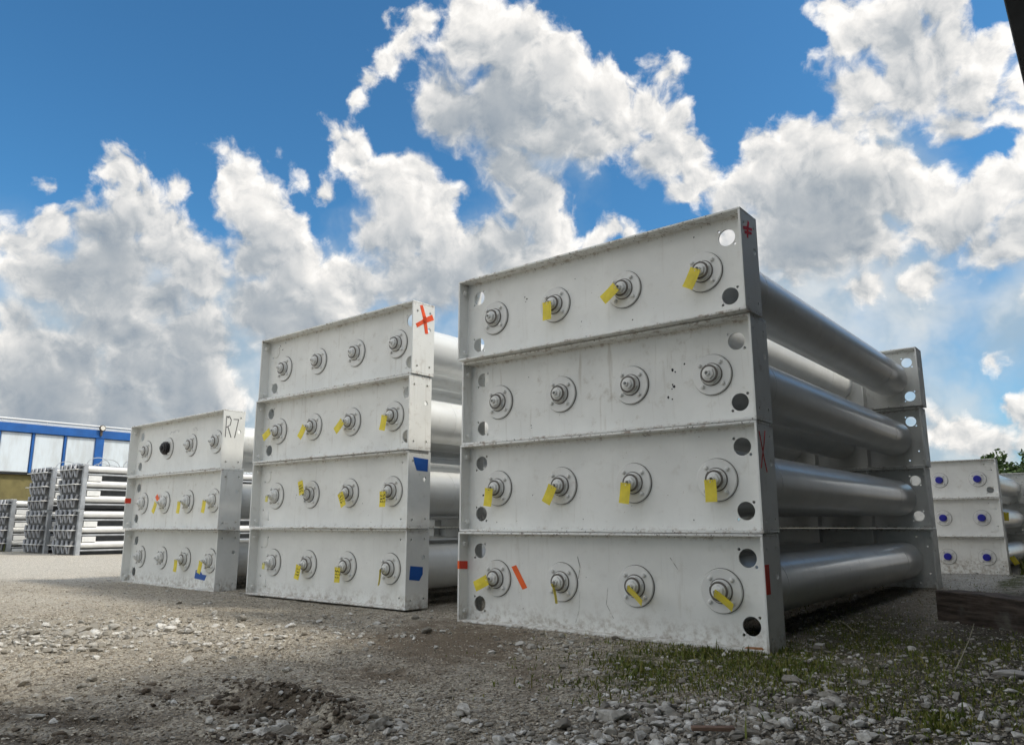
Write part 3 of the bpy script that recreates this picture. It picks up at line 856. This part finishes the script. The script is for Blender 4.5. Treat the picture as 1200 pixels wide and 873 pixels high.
place('D', 0, 8.5202, 13.3743, -38.594, -0.1906, front=C4, rear=C4, valves='cccc', label='white tube module with blue valve caps, lowest of the far right stack')
place('D', 1, 8.5002, 13.3543, -38.594, -0.1906, front=C4, rear=C4, valves='cccc', label='white tube module with blue valve caps, middle of the far right stack')
place('D', 2, 8.5102, 13.3643, -38.594, -0.1906, front=(1, 1, 0, 1), rear=C4, valves='cccc', label='topmost white tube module with blue valve caps, far right stack, one open hole')

# --- marks, tape and writing on the modules (they move with their module)
FY = -L_MOD / 2
def mark(name, parent, mat, polys, plane, off, label=None, t=0.0015):
    """thin flat pieces. plane 'web': x,z on the web; 'side': y,z on the right side (y from the front rim); 'rim': x,z on the front rim; 'lin': y,z inside the left flange"""
    bm = bmesh.new()
    for pl in polys:
        pts = []
        for (a, b) in pl:
            if plane == 'web': pts.append((a - W_MOD / 2, FY + WEB - off, b))
            elif plane == 'rim': pts.append((a - W_MOD / 2, FY - off, b))
            elif plane == 'side': pts.append((W_MOD / 2 + off, FY + a, b))
            else: pts.append((-W_MOD / 2 + FT + off, FY + a, b))
        vs = [bm.verts.new(p) for p in pts]
        f = bm.faces.new(vs)
        n = {'web': (0, t, 0), 'rim': (0, t, 0), 'side': (-t, 0, 0), 'lin': (-t, 0, 0)}[plane]
        r = bmesh.ops.extrude_face_region(bm, geom=[f])
        bmesh.ops.translate(bm, vec=n, verts=[v for v in r['geom'] if isinstance(v, bmesh.types.BMVert)])
    finish_normals(bm)
    o = link(name, bm_mesh(bm, name), mat, parent)
    if label: o['label'] = label
    return o
def stroke(pts, w):
    """brush stroke as quads with uneven edges"""
    out = []
    for (a, b) in zip(pts, pts[1:]):
        dx, dy = b[0] - a[0], b[1] - a[1]; l = math.hypot(dx, dy) or 1
        nx, ny = -dy / l, dx / l
        w0, w1 = w * random.uniform(.7, 1.15) / 2, w * random.uniform(.7, 1.15) / 2
        ex, ey = dx / l * w * .2, dy / l * w * .2
        out.append([(a[0] + nx * w0 - ex, a[1] + ny * w0 - ey), (a[0] - nx * w0 - ex, a[1] - ny * w0 - ey), (b[0] - nx * w1 + ex, b[1] - ny * w1 + ey), (b[0] + nx * w1 + ex, b[1] + ny * w1 + ey)])
    return out
S = STACKS
TT = 0.0022
mark('tape', S['A', 0], M_ORANGE, [[(0.455, .42), (0.500, .435), (0.605, .275), (0.560, .26)]], 'web', TT, 'slanting orange tape strip')
mark('tape', S['A', 0], M_ORANGE, [[(-.001, .395), (.018, .395), (.018, .455), (-.001, .455)]], 'rim', TT, 'orange tape on the left edge')
mark('tape', S['A', 0], M_REDTAPE, [[(.002, .395), (.095, .39), (.095, .45), (.002, .455)]], 'lin', TT, 'red tape inside the left edge')
mark('tape', S['A', 0], M_REDTAPE, [[(.004, .33), (.07, .33), (.068, .50), (.004, .50)]], 'side', TT, 'red tape on the side')
mark('painted_mark', S['A', 1], M_DARKRED, stroke([(.03, .61), (.06, .53), (.085, .45), (.12, .37)], .014) + [q for q in stroke([(.13, .62), (.10, .54), (.05, .44), (.03, .39)], .014)], 'side', TT, 'thin dark red cross')
mark('painted_mark', S['A', 3], M_DARKRED, stroke([(.04, .545), (.10, .56), (.18, .575)], .022) + stroke([(.13, .61), (.11, .56), (.10, .50)], .024) + stroke([(.06, .52), (.12, .535), (.17, .545)], .018), 'side', TT, 'dark red smear')
mark('painted_mark', S['B', 3], M_REDPAINT, stroke([(.05, .45), (.13, .50), (.24, .56)], .05) + stroke([(.10, .64), (.14, .54), (.17, .40)], .045), 'side', TT, 'orange-red cross')
mark('tape', S['B', 1], M_BLUETAPE, [[(.055, .62), (.24, .61), (.235, .50), (.10, .505), (.075, .56)]], 'side', TT, 'ragged blue tape')
mark('tape', S['B', 0], M_BLUETAPE, [[(.05, .365), (.20, .35), (.20, .29), (.16, .235), (.04, .25)]], 'side', TT, 'blue tape')
mark('tape', S['C', 1], M_ORANGE, [[(-.001, .335), (.018, .335), (.018, .40), (-.001, .40)]], 'rim', TT, 'orange tape on the left edge')
mark('tape', S['C', 1], M_REDTAPE, [[(.002, .335), (.07, .335), (.07, .40), (.002, .40)]], 'lin', TT, 'red tape inside the left edge')
mark('tape', S['C', 0], M_BLUETAPE, [[(1.80, .215), (1.90, .22), (1.96, .17), (2.06, .165), (2.02, .105), (1.78, .12)]], 'web', TT, 'blue tape in an L shape')
# hand lettering R7
r7 = []
for pts in ([(.035, .36), (.035, .60)], [(.035, .59), (.07, .60), (.095, .56), (.085, .50), (.04, .47)], [(.06, .475), (.105, .36)], [(.125, .57), (.185, .575), (.15, .36)]):
    r7 += stroke(pts, .009)
mark('lettering', S['C', 2], simple('grey marker ink', (0.07, 0.07, 0.075), 0.7), r7, 'side', TT, 'hand-lettered R7')
# faint pencil scribbles on the web, chips and scrapes
def scribble(x0, z0, w, h, n):
    pts = []
    for i in range(n):
        pts.append((x0 + w * i / n + random.uniform(-.2, .2) * w / n, z0 + h * random.uniform(0, 1)))
    return stroke(pts, .004)
mark('pencil_note', S['C', 2], M_PENCIL, scribble(.92, .50, .28, .06, 16) + scribble(1.52, .50, .15, .06, 9), 'web', TT)
circ = [(1.39 + .045 * math.cos(t), .53 + .05 * math.sin(t)) for t in [i * .5 for i in range(14)]]
def chips(key, spots):
    bm_polys = []
    for (x, z, s) in spots:
        k = random.randint(5, 8); bm_polys.append([(x + s * random.uniform(.5, 1.1) * math.cos(2 * math.pi * i / k), z + s * random.uniform(.5, 1.3) * math.sin(2 * math.pi * i / k)) for i in range(k)])
    mark('paint_chip', S[key], M_INK, bm_polys, 'web', 0.0012)
chips(('A', 2), [(1.84, .40, .012), (1.86, .385, .007), (1.835, .30, .008), (1.845, .285, .012), (1.83, .27, .006), (1.93, .43, .007), (1.80, .215, .010), (1.83, .20, .006), (.63, .12, .006), (.635, .10, .004), (.61, .50, .004)])
chips(('A', 3), [(.62, .45, .006), (.64, .43, .008), (.63, .41, .005), (1.15, .16, .005), (1.58, .10, .006), (2.07, .59, .006), (1.1, .5, .004)])
chips(('A', 1), [(.16, .28, .010), (.65, .27, .005), (1.95, .08, .006), (.30, .07, .005), (1.1, .09, .004)])
mark('scrape', S['A', 0], simple('grey scrape', (0.46, 0.45, 0.42), 0.7, var=.5, scale=30), stroke([(1.055, .51), (1.075, .44), (1.06, .36)], .006) + stroke([(1.07, .27), (1.06, .14), (1.03, .06)], .003) + stroke([(1.30, .31), (1.285, .20), (1.34, .11)], .0035) + stroke([(1.78, .52), (1.83, .45)], .005), 'web', 0.0012)
mark('paint_chip', S['B', 3], M_INK, [[(.20, .60), (.21, .61), (.212, .59)], [(.24, .55), (.262, .56), (.258, .545)], [(.30, .63), (.308, .63), (.304, .61)]], 'web', 0.0012)
mark('rust_patch', S['A', 0], simple('rust', (0.35, 0.17, 0.08), 0.8), [[(2.28, .0185), (2.40, .019), (2.39, .034), (2.30, .030)]], 'web', 0.09)

# ------------------------------------------------------------------ yellow tags on the valves
def tag_mesh(w, h):
    bm = bmesh.new()
    me = plate(rect(-w / 2, w / 2, -h, 0.0), [(0, -0.014, 0.005)], 0.0022)
    # slight curl of the plastic
    bm_add_mesh(bm, me, Matrix.Rotation(math.pi / 2, 4, 'X'))
    bmesh.ops.subdivide_edges(bm, edges=[e for e in bm.edges if e.calc_length() > 0.04], cuts=6)
    for v in bm.verts: v.co.y += -0.8 * (v.co.z + h * .5) ** 2 + 0.9 * v.co.x ** 2
    finish_normals(bm)
    return bm_mesh(bm, 'tag')
ME_TAG = tag_mesh(0.078, 0.138); ME_TAG_SMALL = tag_mesh(0.045, 0.06)
def wire_mesh():
    bm = bmesh.new()
    add_tube(bm, [(0.018 * math.sin(t), 0.004 * math.cos(2 * t), -0.006 + 0.018 * math.cos(t)) for t in [i * 2 * math.pi / 14 for i in range(15)]], 0.0013, 6)
    finish_normals(bm)
    return bm_mesh(bm, 'wire_loop', 60)
ME_WIRE = wire_mesh()
def note_mesh(seed):
    rd = random.Random(seed); bm = bmesh.new()
    for row in range(3):
        for c in range(4):
            x = -.026 + c * .016 + rd.uniform(-.003, .003); z = -.042 - row * .028 + rd.uniform(-.004, .004)
            add_box(bm, x, x + rd.uniform(.005, .011), -.0031, -.0019, z, z + rd.uniform(.005, .016))
    for v in bm.verts: v.co.y += -0.8 * (v.co.z + .069) ** 2 + 0.9 * v.co.x ** 2 - .0006
    return bm_mesh(bm, 'handwriting')
ORD = ('leftmost', 'second', 'third', 'rightmost')
TIER = {'A': ('ground module', 'second module up', 'third module up', 'top module'), 'B': ('ground module', 'second module up', 'third module up', 'top module'), 'C': ('ground module', 'middle module', 'top module')}
SNAME = {'A': 'the nearest four-high stack', 'B': 'the middle four-high stack', 'C': 'the left three-high stack'}
def hang_tag(stack, tier, k, ang, yaw=0.0, pitch=0.0, pale=False, writing=False, small=False, extra='yellow tag', dz=0.0):
    m = STACKS[(stack, tier)]
    bpy.context.view_layer.update()
    Mw = m.matrix_world
    p = Mw @ Vector((TUBE_X[k], FY - 0.010, VALVE_Z - 0.004 + dz))
    root = empty('valve_tag', p)
    root.rotation_euler = (Mw.to_3x3() @ (Matrix.Rotation(ang, 3, 'Y') @ Matrix.Rotation(-yaw, 3, 'Z'))).to_euler()
    where = {0: 'leftmost valve', 1: 'second valve', 2: 'third valve', 3: 'rightmost valve'}[k]
    tag(root, f'{extra} on the {where}, {TIER[stack][tier]}, {SNAME[stack]}', 'tag', 'yellow tags hanging on the valves')
    c = link('tag_card', ME_TAG_SMALL if small else ME_TAG, M_TAGPALE if pale else M_TAG, root)
    link('wire_loop', ME_WIRE, M_WIRE, root)
    if writing: link('handwriting', note_mesh(k * 7 + tier), M_INK, c)
# ang > 0 swings the card to the left as seen from the front
hang_tag('A', 3, 1, 0.00); hang_tag('A', 3, 2, 0.95); hang_tag('A', 3, 3, 0.50)
hang_tag('A', 1, 0, 0.12); hang_tag('A', 1, 1, 0.48); hang_tag('A', 1, 2, 0.14); hang_tag('A', 1, 3, -0.02)
hang_tag('A', 0, 0, 1.15); hang_tag('A', 0, 1, -0.25, yaw=1.15, pale=True, extra='edge-on pale yellow tag'); hang_tag('A', 0, 2, -0.85, yaw=0.75, pale=True, extra='twisted pale yellow tag'); hang_tag('A', 0, 3, -0.95, yaw=0.7, pale=True, extra='twisted pale yellow tag')
hang_tag('B', 2, 0, 1.05); hang_tag('B', 2, 1, 0.62); hang_tag('B', 2, 2, 0.85); hang_tag('B', 2, 3, 0.22)
hang_tag('B', 1, 0, 0.1, small=True, pale=True, extra='small pale yellow tag')
hang_tag('B', 1, 1, math.pi - 0.25, pale=True, writing=True, extra='upturned yellow tag'); hang_tag('B', 1, 2, -0.45, pale=True, writing=True, extra='yellow tag'); hang_tag('B', 1, 3, 0.0, pale=True, writing=True, extra='yellow tag')
hang_tag('B', 0, 0, 0.1, small=True, pale=True, extra='small pale yellow tag')
hang_tag('B', 0, 1, 0.22, pale=True, writing=True, extra='yellow tag'); hang_tag('B', 0, 2, 0.0, pale=True, writing=True, extra='yellow tag'); hang_tag('B', 0, 3, 0.12, yaw=0.9, pale=True, extra='narrow pale yellow tag')
hang_tag('C', 1, 1, 0.5, pale=True, extra='pale yellow tag'); hang_tag('C', 1, 2, 0.15, pale=True, extra='pale yellow tag'); hang_tag('C', 1, 3, 0.2, pale=True, extra='pale yellow tag')
hang_tag('C', 0, 2, 0.1, pale=True, extra='pale yellow tag'); hang_tag('C', 0, 3, 0.3, pale=True, extra='pale yellow tag')
mark('tape', S['C', 1], M_ORANGE, [[(.70, .40), (.75, .44), (.83, .36), (.78, .32)]], 'web', 0.03, 'small orange flag by the second valve')
# two tags tied round the tubes of the far stack
for (px, py, nm) in ((1178.5, 601, 'upper'), (1185, 653, 'lower')):
    root = empty('valve_tag', hit_v(px, py, 16.35), YAW)
    tag(root, f'{nm} of the two yellow-green tags hanging at the side of the far right stack', 'tag', 'yellow tags at the far stack')
    c = link('tag_card', ME_TAG, M_TAGPALE, root); c.scale = (1.15, 1, 1.1); c.rotation_euler = (0, 0.1 if nm == 'upper' else -.5, 0)
    link('wire_loop', ME_WIRE, M_WIRE, root)

# ------------------------------------------------------------------ timber beam, stick and scraps
def rough_beam():
    p0 = ground_at(1098, 727); p1 = ground_at(1200, 744)
    p0.z = 0; p1.z = 0
    d = (p1 - p0).normalized()
    L = 2.5; h, w = 0.225, 0.24
    bm = bmesh.new()
    add_box(bm, 0, L, 0, w, -0.02, h, 0.012)
    bmesh.ops.subdivide_edges(bm, edges=[e for e in bm.edges if e.calc_length() > 1], cuts=40)
    for v in bm.verts:
        n = math.sin(v.co.x * 9.1 + v.co.z * 20) * .004 + random.uniform(-.003, .003)
        v.co.z += n; v.co.y += random.uniform(-.003, .003)
    finish_normals(bm)
    o = link('timber_beam', bm_mesh(bm, 'timber_beam'), M_TIMBER)
    o.location = p0; o.rotation_euler = (0, 0, math.atan2(d.y, d.x))
    tag(o, 'dark weathered timber sleeper lying on the gravel right of the nearest stack', 'timber')
rough_beam()
def stick(pts, r, label, name, mat, seg=6):
    bm = bmesh.new(); P = []
    for (px, py, dz) in pts:
        g = ground_at(px, py); g.z = float(ground_h(np.array([g.x]), np.array([g.y]))[0]) + dz; P.append(g)
    add_tube(bm, P, [r * (1 - .5 * i / len(P)) for i in range(len(P))], seg)
    finish_normals(bm)
    tag(link(name, bm_mesh(bm, name, 50), mat), label, 'stick')
M_STRAW = simple('dry straw', (0.42, 0.38, 0.26), 0.7)
stick([(1118, 792, .01), (1128, 783, .05), (1137, 772, .09), (1144, 758, .13)], .0028, 'pale dry stalk leaning out of the weeds below the timber sleeper', 'dry_stalk', M_STRAW)
stick([(984, 730, .01), (992, 736, .02), (1000, 742, .01)], .006, 'short grey twig lying in the shade beside the nearest stack', 'twig', M_STRAW)
def splinter():
    bm = bmesh.new(); add_box(bm, -.075, .075, -.014, .014, 0, .014, .003)
    for v in bm.verts: v.co.z += .01 * (v.co.x / .075) ** 2
    o = link('wood_scrap', bm_mesh(bm, 'wood_scrap'), simple('brown wood scrap', (0.16, 0.10, 0.07), 0.8, scale=20))
    g = ground_at(835, 866); g.z = float(ground_h(np.array([g.x]), np.array([g.y]))[0]) + .018
    o.location = g; o.rotation_euler = (0.05, 0, -.05)
    tag(o, 'small brown strip of wood lying among the white gravel', 'wood scrap')
splinter()
def slab():
    v, f = ico(3); rg = np.random.default_rng(5)
    for _ in range(9):
        d = rg.normal(size=3); d /= np.linalg.norm(d); k = rg.uniform(.5, .8); v = v - np.outer(np.maximum(v @ d - k, 0), d)
    v = v * np.array([.10, .05, .022]) * (1 + rg.normal(0, .05, (len(v), 1)))
    me = bpy.data.meshes.new('pale_rock'); me.from_pydata(v.tolist(), [], f.tolist()); me.update()
    o = link('pale_rock', me, simple('pale rock', (0.42, 0.40, 0.37), 0.85, scale=18))
    g = ground_at(1186, 796); g.z = float(ground_h(np.array([g.x]), np.array([g.y]))[0]) + .015
    o.location = g; o.rotation_euler = (0, 0, -.3)
    tag(o, 'pale flat rock lying in weeds near the timber sleeper', 'rock')
slab()

# ------------------------------------------------------------------ racks of finned tubes at the left
RH = 1.09
def rack_meshes(h, rows):
    """front frame on y = 0, tubes run to +y; width along x from -w to 0"""
    w, L = 1.18, 6.0
    out = {}
    bm = bmesh.new(); add_box(bm, -.05, .05, -.012, 0, 0, h, .004); add_box(bm, .038, .05, 0, .09, 0.002, h - .002, .003)
    for k in range(4): add_lathe(bm, [(-.02, .012), (-.012, .012)], 'Y', 8, Matrix.Translation((0, 0, h * (.15 + .23 * k))))
    finish_normals(bm); out['post'] = bm_mesh(bm, 'post')
    pitch = h / rows
    bm = bmesh.new(); add_lathe(bm, [(0.0, .078), (L, .078)], 'Y', 18); finish_normals(bm); out['tube'] = bm_mesh(bm, 'tube', 40)
    bm = bmesh.new(); add_box(bm, -.03, .03, 0.0, L, -.018, .018, .004); out['rail'] = bm_mesh(bm, 'rail')
    bm = bmesh.new(); add_box(bm, -.012, .012, 0.02, L - .02, 0.02, h - .02); out['gap_shade'] = bm_mesh(bm, 'gap_shade')  # added dark sheet in place of the shade between the tubes
    bm = bmesh.new(); add_box(bm, -w - .06, -.09, -.16, .05, -.008, .008, .003); out['end_shelf'] = bm_mesh(bm, 'end_shelf')
    bm = bmesh.new(); add_box(bm, -w + .05, -.11, -.012, .006, .01, h - .01); out['end_shade'] = bm_mesh(bm, 'end_shade')  # added dark sheet in place of the shaded recess behind the bends
    bm = bmesh.new(); add_box(bm, -.045, .045, 0.10, .42, -.065, .065, .006); out['spacer_block'] = bm_mesh(bm, 'spacer_block')
    # return bends: pipes meeting in a V, side by side between the shelves
    bm = bmesh.new()
    for k in range(4):
        x = -.20 - k * .265
        add_tube(bm, [(x - .125, -.05, pitch * .90), (x - .05, -.085, pitch * .5), (x, -.07, pitch * .08)], [.040, .034, .026], 8)
        add_tube(bm, [(x + .115, -.03, pitch * .90), (x + .055, -.06, pitch * .5), (x + .01, -.05, pitch * .08)], [.030, .026, .022], 8)
    finish_normals(bm); out['return_bend'] = bm_mesh(bm, 'return_bend', 50)
    bm = bmesh.new()
    add_tube(bm, [(0,   .27 * math.cos(t), .20 * math.sin(t)) for t in [math.pi * i / 12 for i in range(13)]], .010, 6)
    finish_normals(bm); out['lifting_hoop'] = bm_mesh(bm, 'lifting_hoop', 60)
    bm = bmesh.new(); add_box(bm, -w - .02, .03, -.05, .0, -.03, .03, .004); out['cross_bar'] = bm_mesh(bm, 'cross_bar')
    return out, w, L, pitch
RM = {}
def rack(u, v, z, h, rows, label, hoops=False):
    key = (h, rows)
    if key not in RM: RM[key] = rack_meshes(h, rows)
    me, w, L, pitch = RM[key]
    root = empty('finned_tube_rack', uv(u, v, z), YAW)
    tag(root, label, 'tube rack', 'racks of finned tubes at the left')
    for x in (0.0, -w):
        for y in (0.0, L):
            p = link('post', me['post'], M_GALV, root); p.location = (x - .05, y, 0)
            if y: p.rotation_euler = (0, 0, math.pi); p.location.x = x - .05
    for r in range(rows):
        zc = h - pitch * (r + .32)
        for x in (-.10, -.41, -.72, -1.03):
            t = link('tube', me['tube'], M_ALU, root); t.location = (x - .02, .01, zc); t.rotation_euler = (0, rng.uniform(0, 6), 0)
        for x in (-.085, -1.09):
            q = link('rail', me['rail'], M_GALV, root); q.location = (x, .012, zc - .135)
        if r < rows - 1 or h > 1.2:
            b = link('spacer_block', me['spacer_block'], M_BLOCK, root); b.location = (-.075, .02, zc - .235)
        s_ = link('end_shelf', me['end_shelf'], M_ALU, root); s_.location = (0, -.02, zc - .02)
        e = link('return_bend', me['return_bend'], M_FIN, root); e.location = (-.02, -.03, h - pitch * (r + 1) + .01)
    for xb in (-.255, -.88):
        bf = link('gap_shade', me['gap_shade'], M_SHADESHEET, root); bf.location = (xb, 0, 0)
    bk = link('end_shade', me['end_shade'], M_SHADESHEET, root); bk.location = (0, 0, 0)
    for zb in (h - .03,):
        c = link('cross_bar', me['cross_bar'], M_GALV, root); c.location = (0, -.013, zb)
    if hoops:
        for k in range(13):
            q = link('lifting_hoop', me['lifting_hoop'], M_GALV, root); q.location = (-.10 - .42 * (k % 2), .35 + .44 * k, h - .03)
    return root
rack(-19.75, 8.0, 0.0, RH, 3, 'lower rack of silvery finned tubes beside the left white stack')
rack(-19.75, 8.0, RH + .01, RH, 3, 'upper rack of silvery finned tubes beside the left white stack, wire hoops on top', True)
rack(-21.62, 8.0, 0.0, RH, 3, 'lower rack of finned tubes in the second two-high pile from the white stacks')
rack(-21.62, 8.0, RH + .01, RH, 3, 'upper rack of finned tubes in the second two-high pile from the white stacks', True)
rack(-24.15, 8.0, 0.0, 1.42, 4, 'single low rack of finned tubes at the far left edge')

# ------------------------------------------------------------------ blue and white building far left
def building():
    U0 = -42.0
    root = empty('industrial_shed', uv(U0, 20, 0), YAW)
    tag(root, 'long shed with white panels, blue beams and olive lower wall at far left', 'building')
    # local: x along U (towards the viewer is +x), y along V; face on x = 0
    y0, y1 = -18.0, 26.0
    def part(name, mat, *boxes, bev=0.01, label=None):
        bm = bmesh.new()
        for b in boxes: add_box(bm, *b, bev)
        finish_normals(bm)
        o = link(name, bm_mesh(bm, name), mat, root)
        if label: o['label'] = label
        return o
    part('lower_wall', M_OLIVE, (-11.6, -0.35, y0, y1, -0.3, 3.12), label='olive lower wall')
    part('floor_slab', M_CANOPY, (-12, -0.15, y0, y1, 3.125, 3.215))
    part('wall', M_PANEL, (-11.8, -0.16, y0 + .02, y1 - .02, 3.22, 5.17))
    posts = [14.47 - 20 - 1.48 * k for k in range(8, 0, -1)] + [14.47 - 20, 15.95 - 20, 19.3 - 20, 20.8 - 20, 22.3 - 20] + [25.7 - 20 + 1.48 * k for k in range(13)]
    for p in posts: part('post', M_BLUEBEAM, (-.155, -.02, p - .05, p + .05, 3.22, 5.178))
    for p in (17.62 - 20, 24.2 - 20): part('column', M_BLUEBEAM, (-.158, .03, p - .21, p + .21, 3.22, 5.178))
    edges = sorted(posts + [17.62 - 20, 24.2 - 20])
    for a, b in zip(edges, edges[1:]):
        part('wall_panel', M_PANEL, (-.159, -.075, a + .09 + (.16 if a in (-2.38, 4.2) else 0), b - .09 - (.16 if b in (-2.38, 4.2) else 0), 3.24, 5.15), bev=0.02)
    part('eave_beam', M_BLUEBEAM, (-.157, .06, y0, y1, 5.18, 5.60), label='deep blue eave beam')
    bm = bmesh.new()
    for (xa, xb, za, zb) in ((-0.2, -6, 5.62, 6.35), (-11.9, -6, 5.62, 6.35)):
        vs = [bm.verts.new(p) for p in ((xa, y0, za), (xa, y1, za), (xb, y1, zb), (xb, y0, zb))]
        f = bm.faces.new(vs)
        r = bmesh.ops.extrude_face_region(bm, geom=[f]); bmesh.ops.translate(bm, vec=(0, 0, .06), verts=[v for v in r['geom'] if isinstance(v, bmesh.types.BMVert)])
    finish_normals(bm)
    link('roof', bm_mesh(bm, 'roof'), M_ROOFPALE, root)
    bm = bmesh.new()
    add_tube(bm, [(0.0, y0, 5.80), (0.0, y1, 5.80)], .05, 8)
    for k in range(22): add_tube(bm, [(0.0, y0 + 1 + 2 * k, 5.60), (0.0, y0 + 1 + 2 * k, 5.80)], .02, 6)
    finish_normals(bm); link('gutter_rail', bm_mesh(bm, 'gutter_rail', 50), M_ROOFPALE, root)
    bm = bmesh.new()
    add_lathe(bm, [(0, .16), (.05, .17), (.10, .14)], 'X', 18, Matrix.Translation((.16, 17.6 - 20, 5.70)))
    add_box(bm, .04, .16, -2.45, -2.35, 5.30, 5.62, .01)
    finish_normals(bm); lo = link('floodlight', bm_mesh(bm, 'floodlight', 40), simple('lamp housing', (0.10, 0.08, 0.06), 0.5), root)
    bm = bmesh.new(); add_lathe(bm, [(.10, .12), (.115, .11)], 'X', 18, Matrix.Translation((.165, 17.6 - 20, 5.70))); finish_normals(bm)
    link('lens', bm_mesh(bm, 'lens', 40), simple('lamp lens', (0.75, 0.73, 0.66), 0.2), lo)
building()

# ------------------------------------------------------------------ open shed at the right, whose eave crosses the corner of the picture
def canopy():
    u0 = -0.235
    root = empty('open_shed', uv(5, 8, 0), YAW)
    tag(root, 'dark steel roof of an open shed, its eave crossing the upper right corner', 'shed')
    def L(u, v, z): return Vector((u - 5, v - 8, z))
    bm = bmesh.new(); add_box(bm, u0 - 5, u0 - 5 + .16, -16, 20, 4.44, 4.92, .01); link('eave_beam', bm_mesh(bm, 'eave_beam'), M_CANOPY, root)
    bm = bmesh.new()
    n = 90                                                     # corrugated roof sheet rising to the right
    for k in range(n):
        a = -16 + 36 * k / n; b = a + 36 / n
        for (q, e) in ((a, .0), ((a + b) / 2, .05)): pass
    y = np.linspace(-16, 20, 241)
    tops = []
    for yy_i, yy in enumerate(y):
        zz = .03 * (yy_i % 2)
        tops.append((bm.verts.new((u0 - 5 + .03, yy, 4.93 + zz)), bm.verts.new((-1.2, yy, 5.25 + zz))))
    for A, B in zip(tops, tops[1:]): bm.faces.new((A[0], A[1], B[1], B[0]))
    r = bmesh.ops.extrude_face_region(bm, geom=bm.faces[:]); bmesh.ops.translate(bm, vec=(0, 0, .01), verts=[v for v in r['geom'] if isinstance(v, bmesh.types.BMVert)])
    finish_normals(bm); link('roof', bm_mesh(bm, 'roof'), M_CANOPY, root)
    bm = bmesh.new()
    add_box(bm, -1.4, -1.3, -16, 20, -.3, 5.1)
    for k in range(72): add_box(bm, -1.435, -1.401, -16 + k * .5, -15.8 + k * .5, -.3, 5.08)
    finish_normals(bm); link('unseen_back_wall', bm_mesh(bm, 'unseen_back_wall'), simple('dark brown wall sheet', (0.13, 0.125, 0.115), 0.7), root)  # unseen wall, set close and dark to cut light on the nearest stack
    for v in (-13, 4.0, 12.0, 19.5):
        bm = bmesh.new(); x = u0 - 5 + .08
        add_box(bm, x - .1, x + .1, v - .1, v - .085, -.25, 4.44); add_box(bm, x - .1, x + .1, v + .085, v + .1, -.25, 4.44); add_box(bm, x - .008, x + .008, v - .085, v + .085, -.25, 4.44)
        link('column', bm_mesh(bm, 'column'), M_CANOPY, root)
canopy()

# ------------------------------------------------------------------ trees far behind at the right
def tree(u, v, h, cr, label, seed):
    rg = np.random.default_rng(seed)
    root = empty('tree', uv(u, v, -0.25))
    tag(root, label, 'tree', 'trees far behind the right stack')
    bm = bmesh.new()
    add_tube(bm, [(0, 0, 0), (.05, .02, h * .3), (-.04, .06, h * .6), (0, 0, h * .85)], [.22, .17, .10, .03], 9)
    limbs = []
    for k in range(9):
        a = k * 2.4 + rg.uniform(-.3, .3); z0 = h * rg.uniform(.3, .65); l = cr * rg.uniform(.55, .95)
        tip = (math.cos(a) * l, math.sin(a) * l, z0 + h * rg.uniform(.1, .28)); limbs.append(tip)
        add_tube(bm, [(0, 0, z0), (tip[0] * .5, tip[1] * .5, z0 + (tip[2] - z0) * .35), tip], [.08, .05, .02], 6)
    finish_normals(bm); link('trunk', bm_mesh(bm, 'trunk', 50), M_BARK, root)
    cl = []
    for tip in limbs + [(0, 0, h * .9), (.2, .3, h * .75)]:
        for _ in range(5): cl.append(np.array(tip) + rg.normal(0, cr * .24, 3))
    P = []; F = []
    n = 5200
    c = np.array(cl)[rg.integers(0, len(cl), n)]
    d = rg.normal(size=(n, 3)); d /= np.linalg.norm(d, axis=1)[:, None]
    pos = c + d * (cr * .23 * rg.uniform(.3, 1, n) ** .5)[:, None]
    a = rg.normal(size=(n, 3)); a /= np.linalg.norm(a, axis=1)[:, None]
    b = np.cross(a, rg.normal(size=(n, 3))); b /= np.linalg.norm(b, axis=1)[:, None]
    s_ = rg.uniform(.07, .16, n)[:, None]
    V = np.stack([pos - a * s_, pos - b * s_ * .5, pos + a * s_, pos + b * s_ * .5], 1).reshape(-1, 3)
    me = bpy.data.meshes.new('crown')
    me.vertices.add(n * 4); me.vertices.foreach_set('co', V.ravel())
    me.loops.add(n * 4); me.loops.foreach_set('vertex_index', np.arange(n * 4, dtype=np.int32))
    me.polygons.add(n); me.polygons.foreach_set('loop_start', np.arange(0, n * 4, 4, dtype=np.int32)); me.update(calc_edges=True)
    link('crown', me, M_LEAF, root)
for i, (px, top, v, lb) in enumerate(((1176, 549, 46, 'leafy green tree just right of the far stack, lower than its neighbour'), (1193, 541, 48, 'taller leafy green tree rising behind the far right stack'), (1214, 546, 45, 'leafy green tree at the right edge behind the far stack'))):
    p = hit_v(px, top, v); u = p.x * UX + p.y * UY
    tree(u, v, p.z + .3, 1.7, lb, 30 + i)
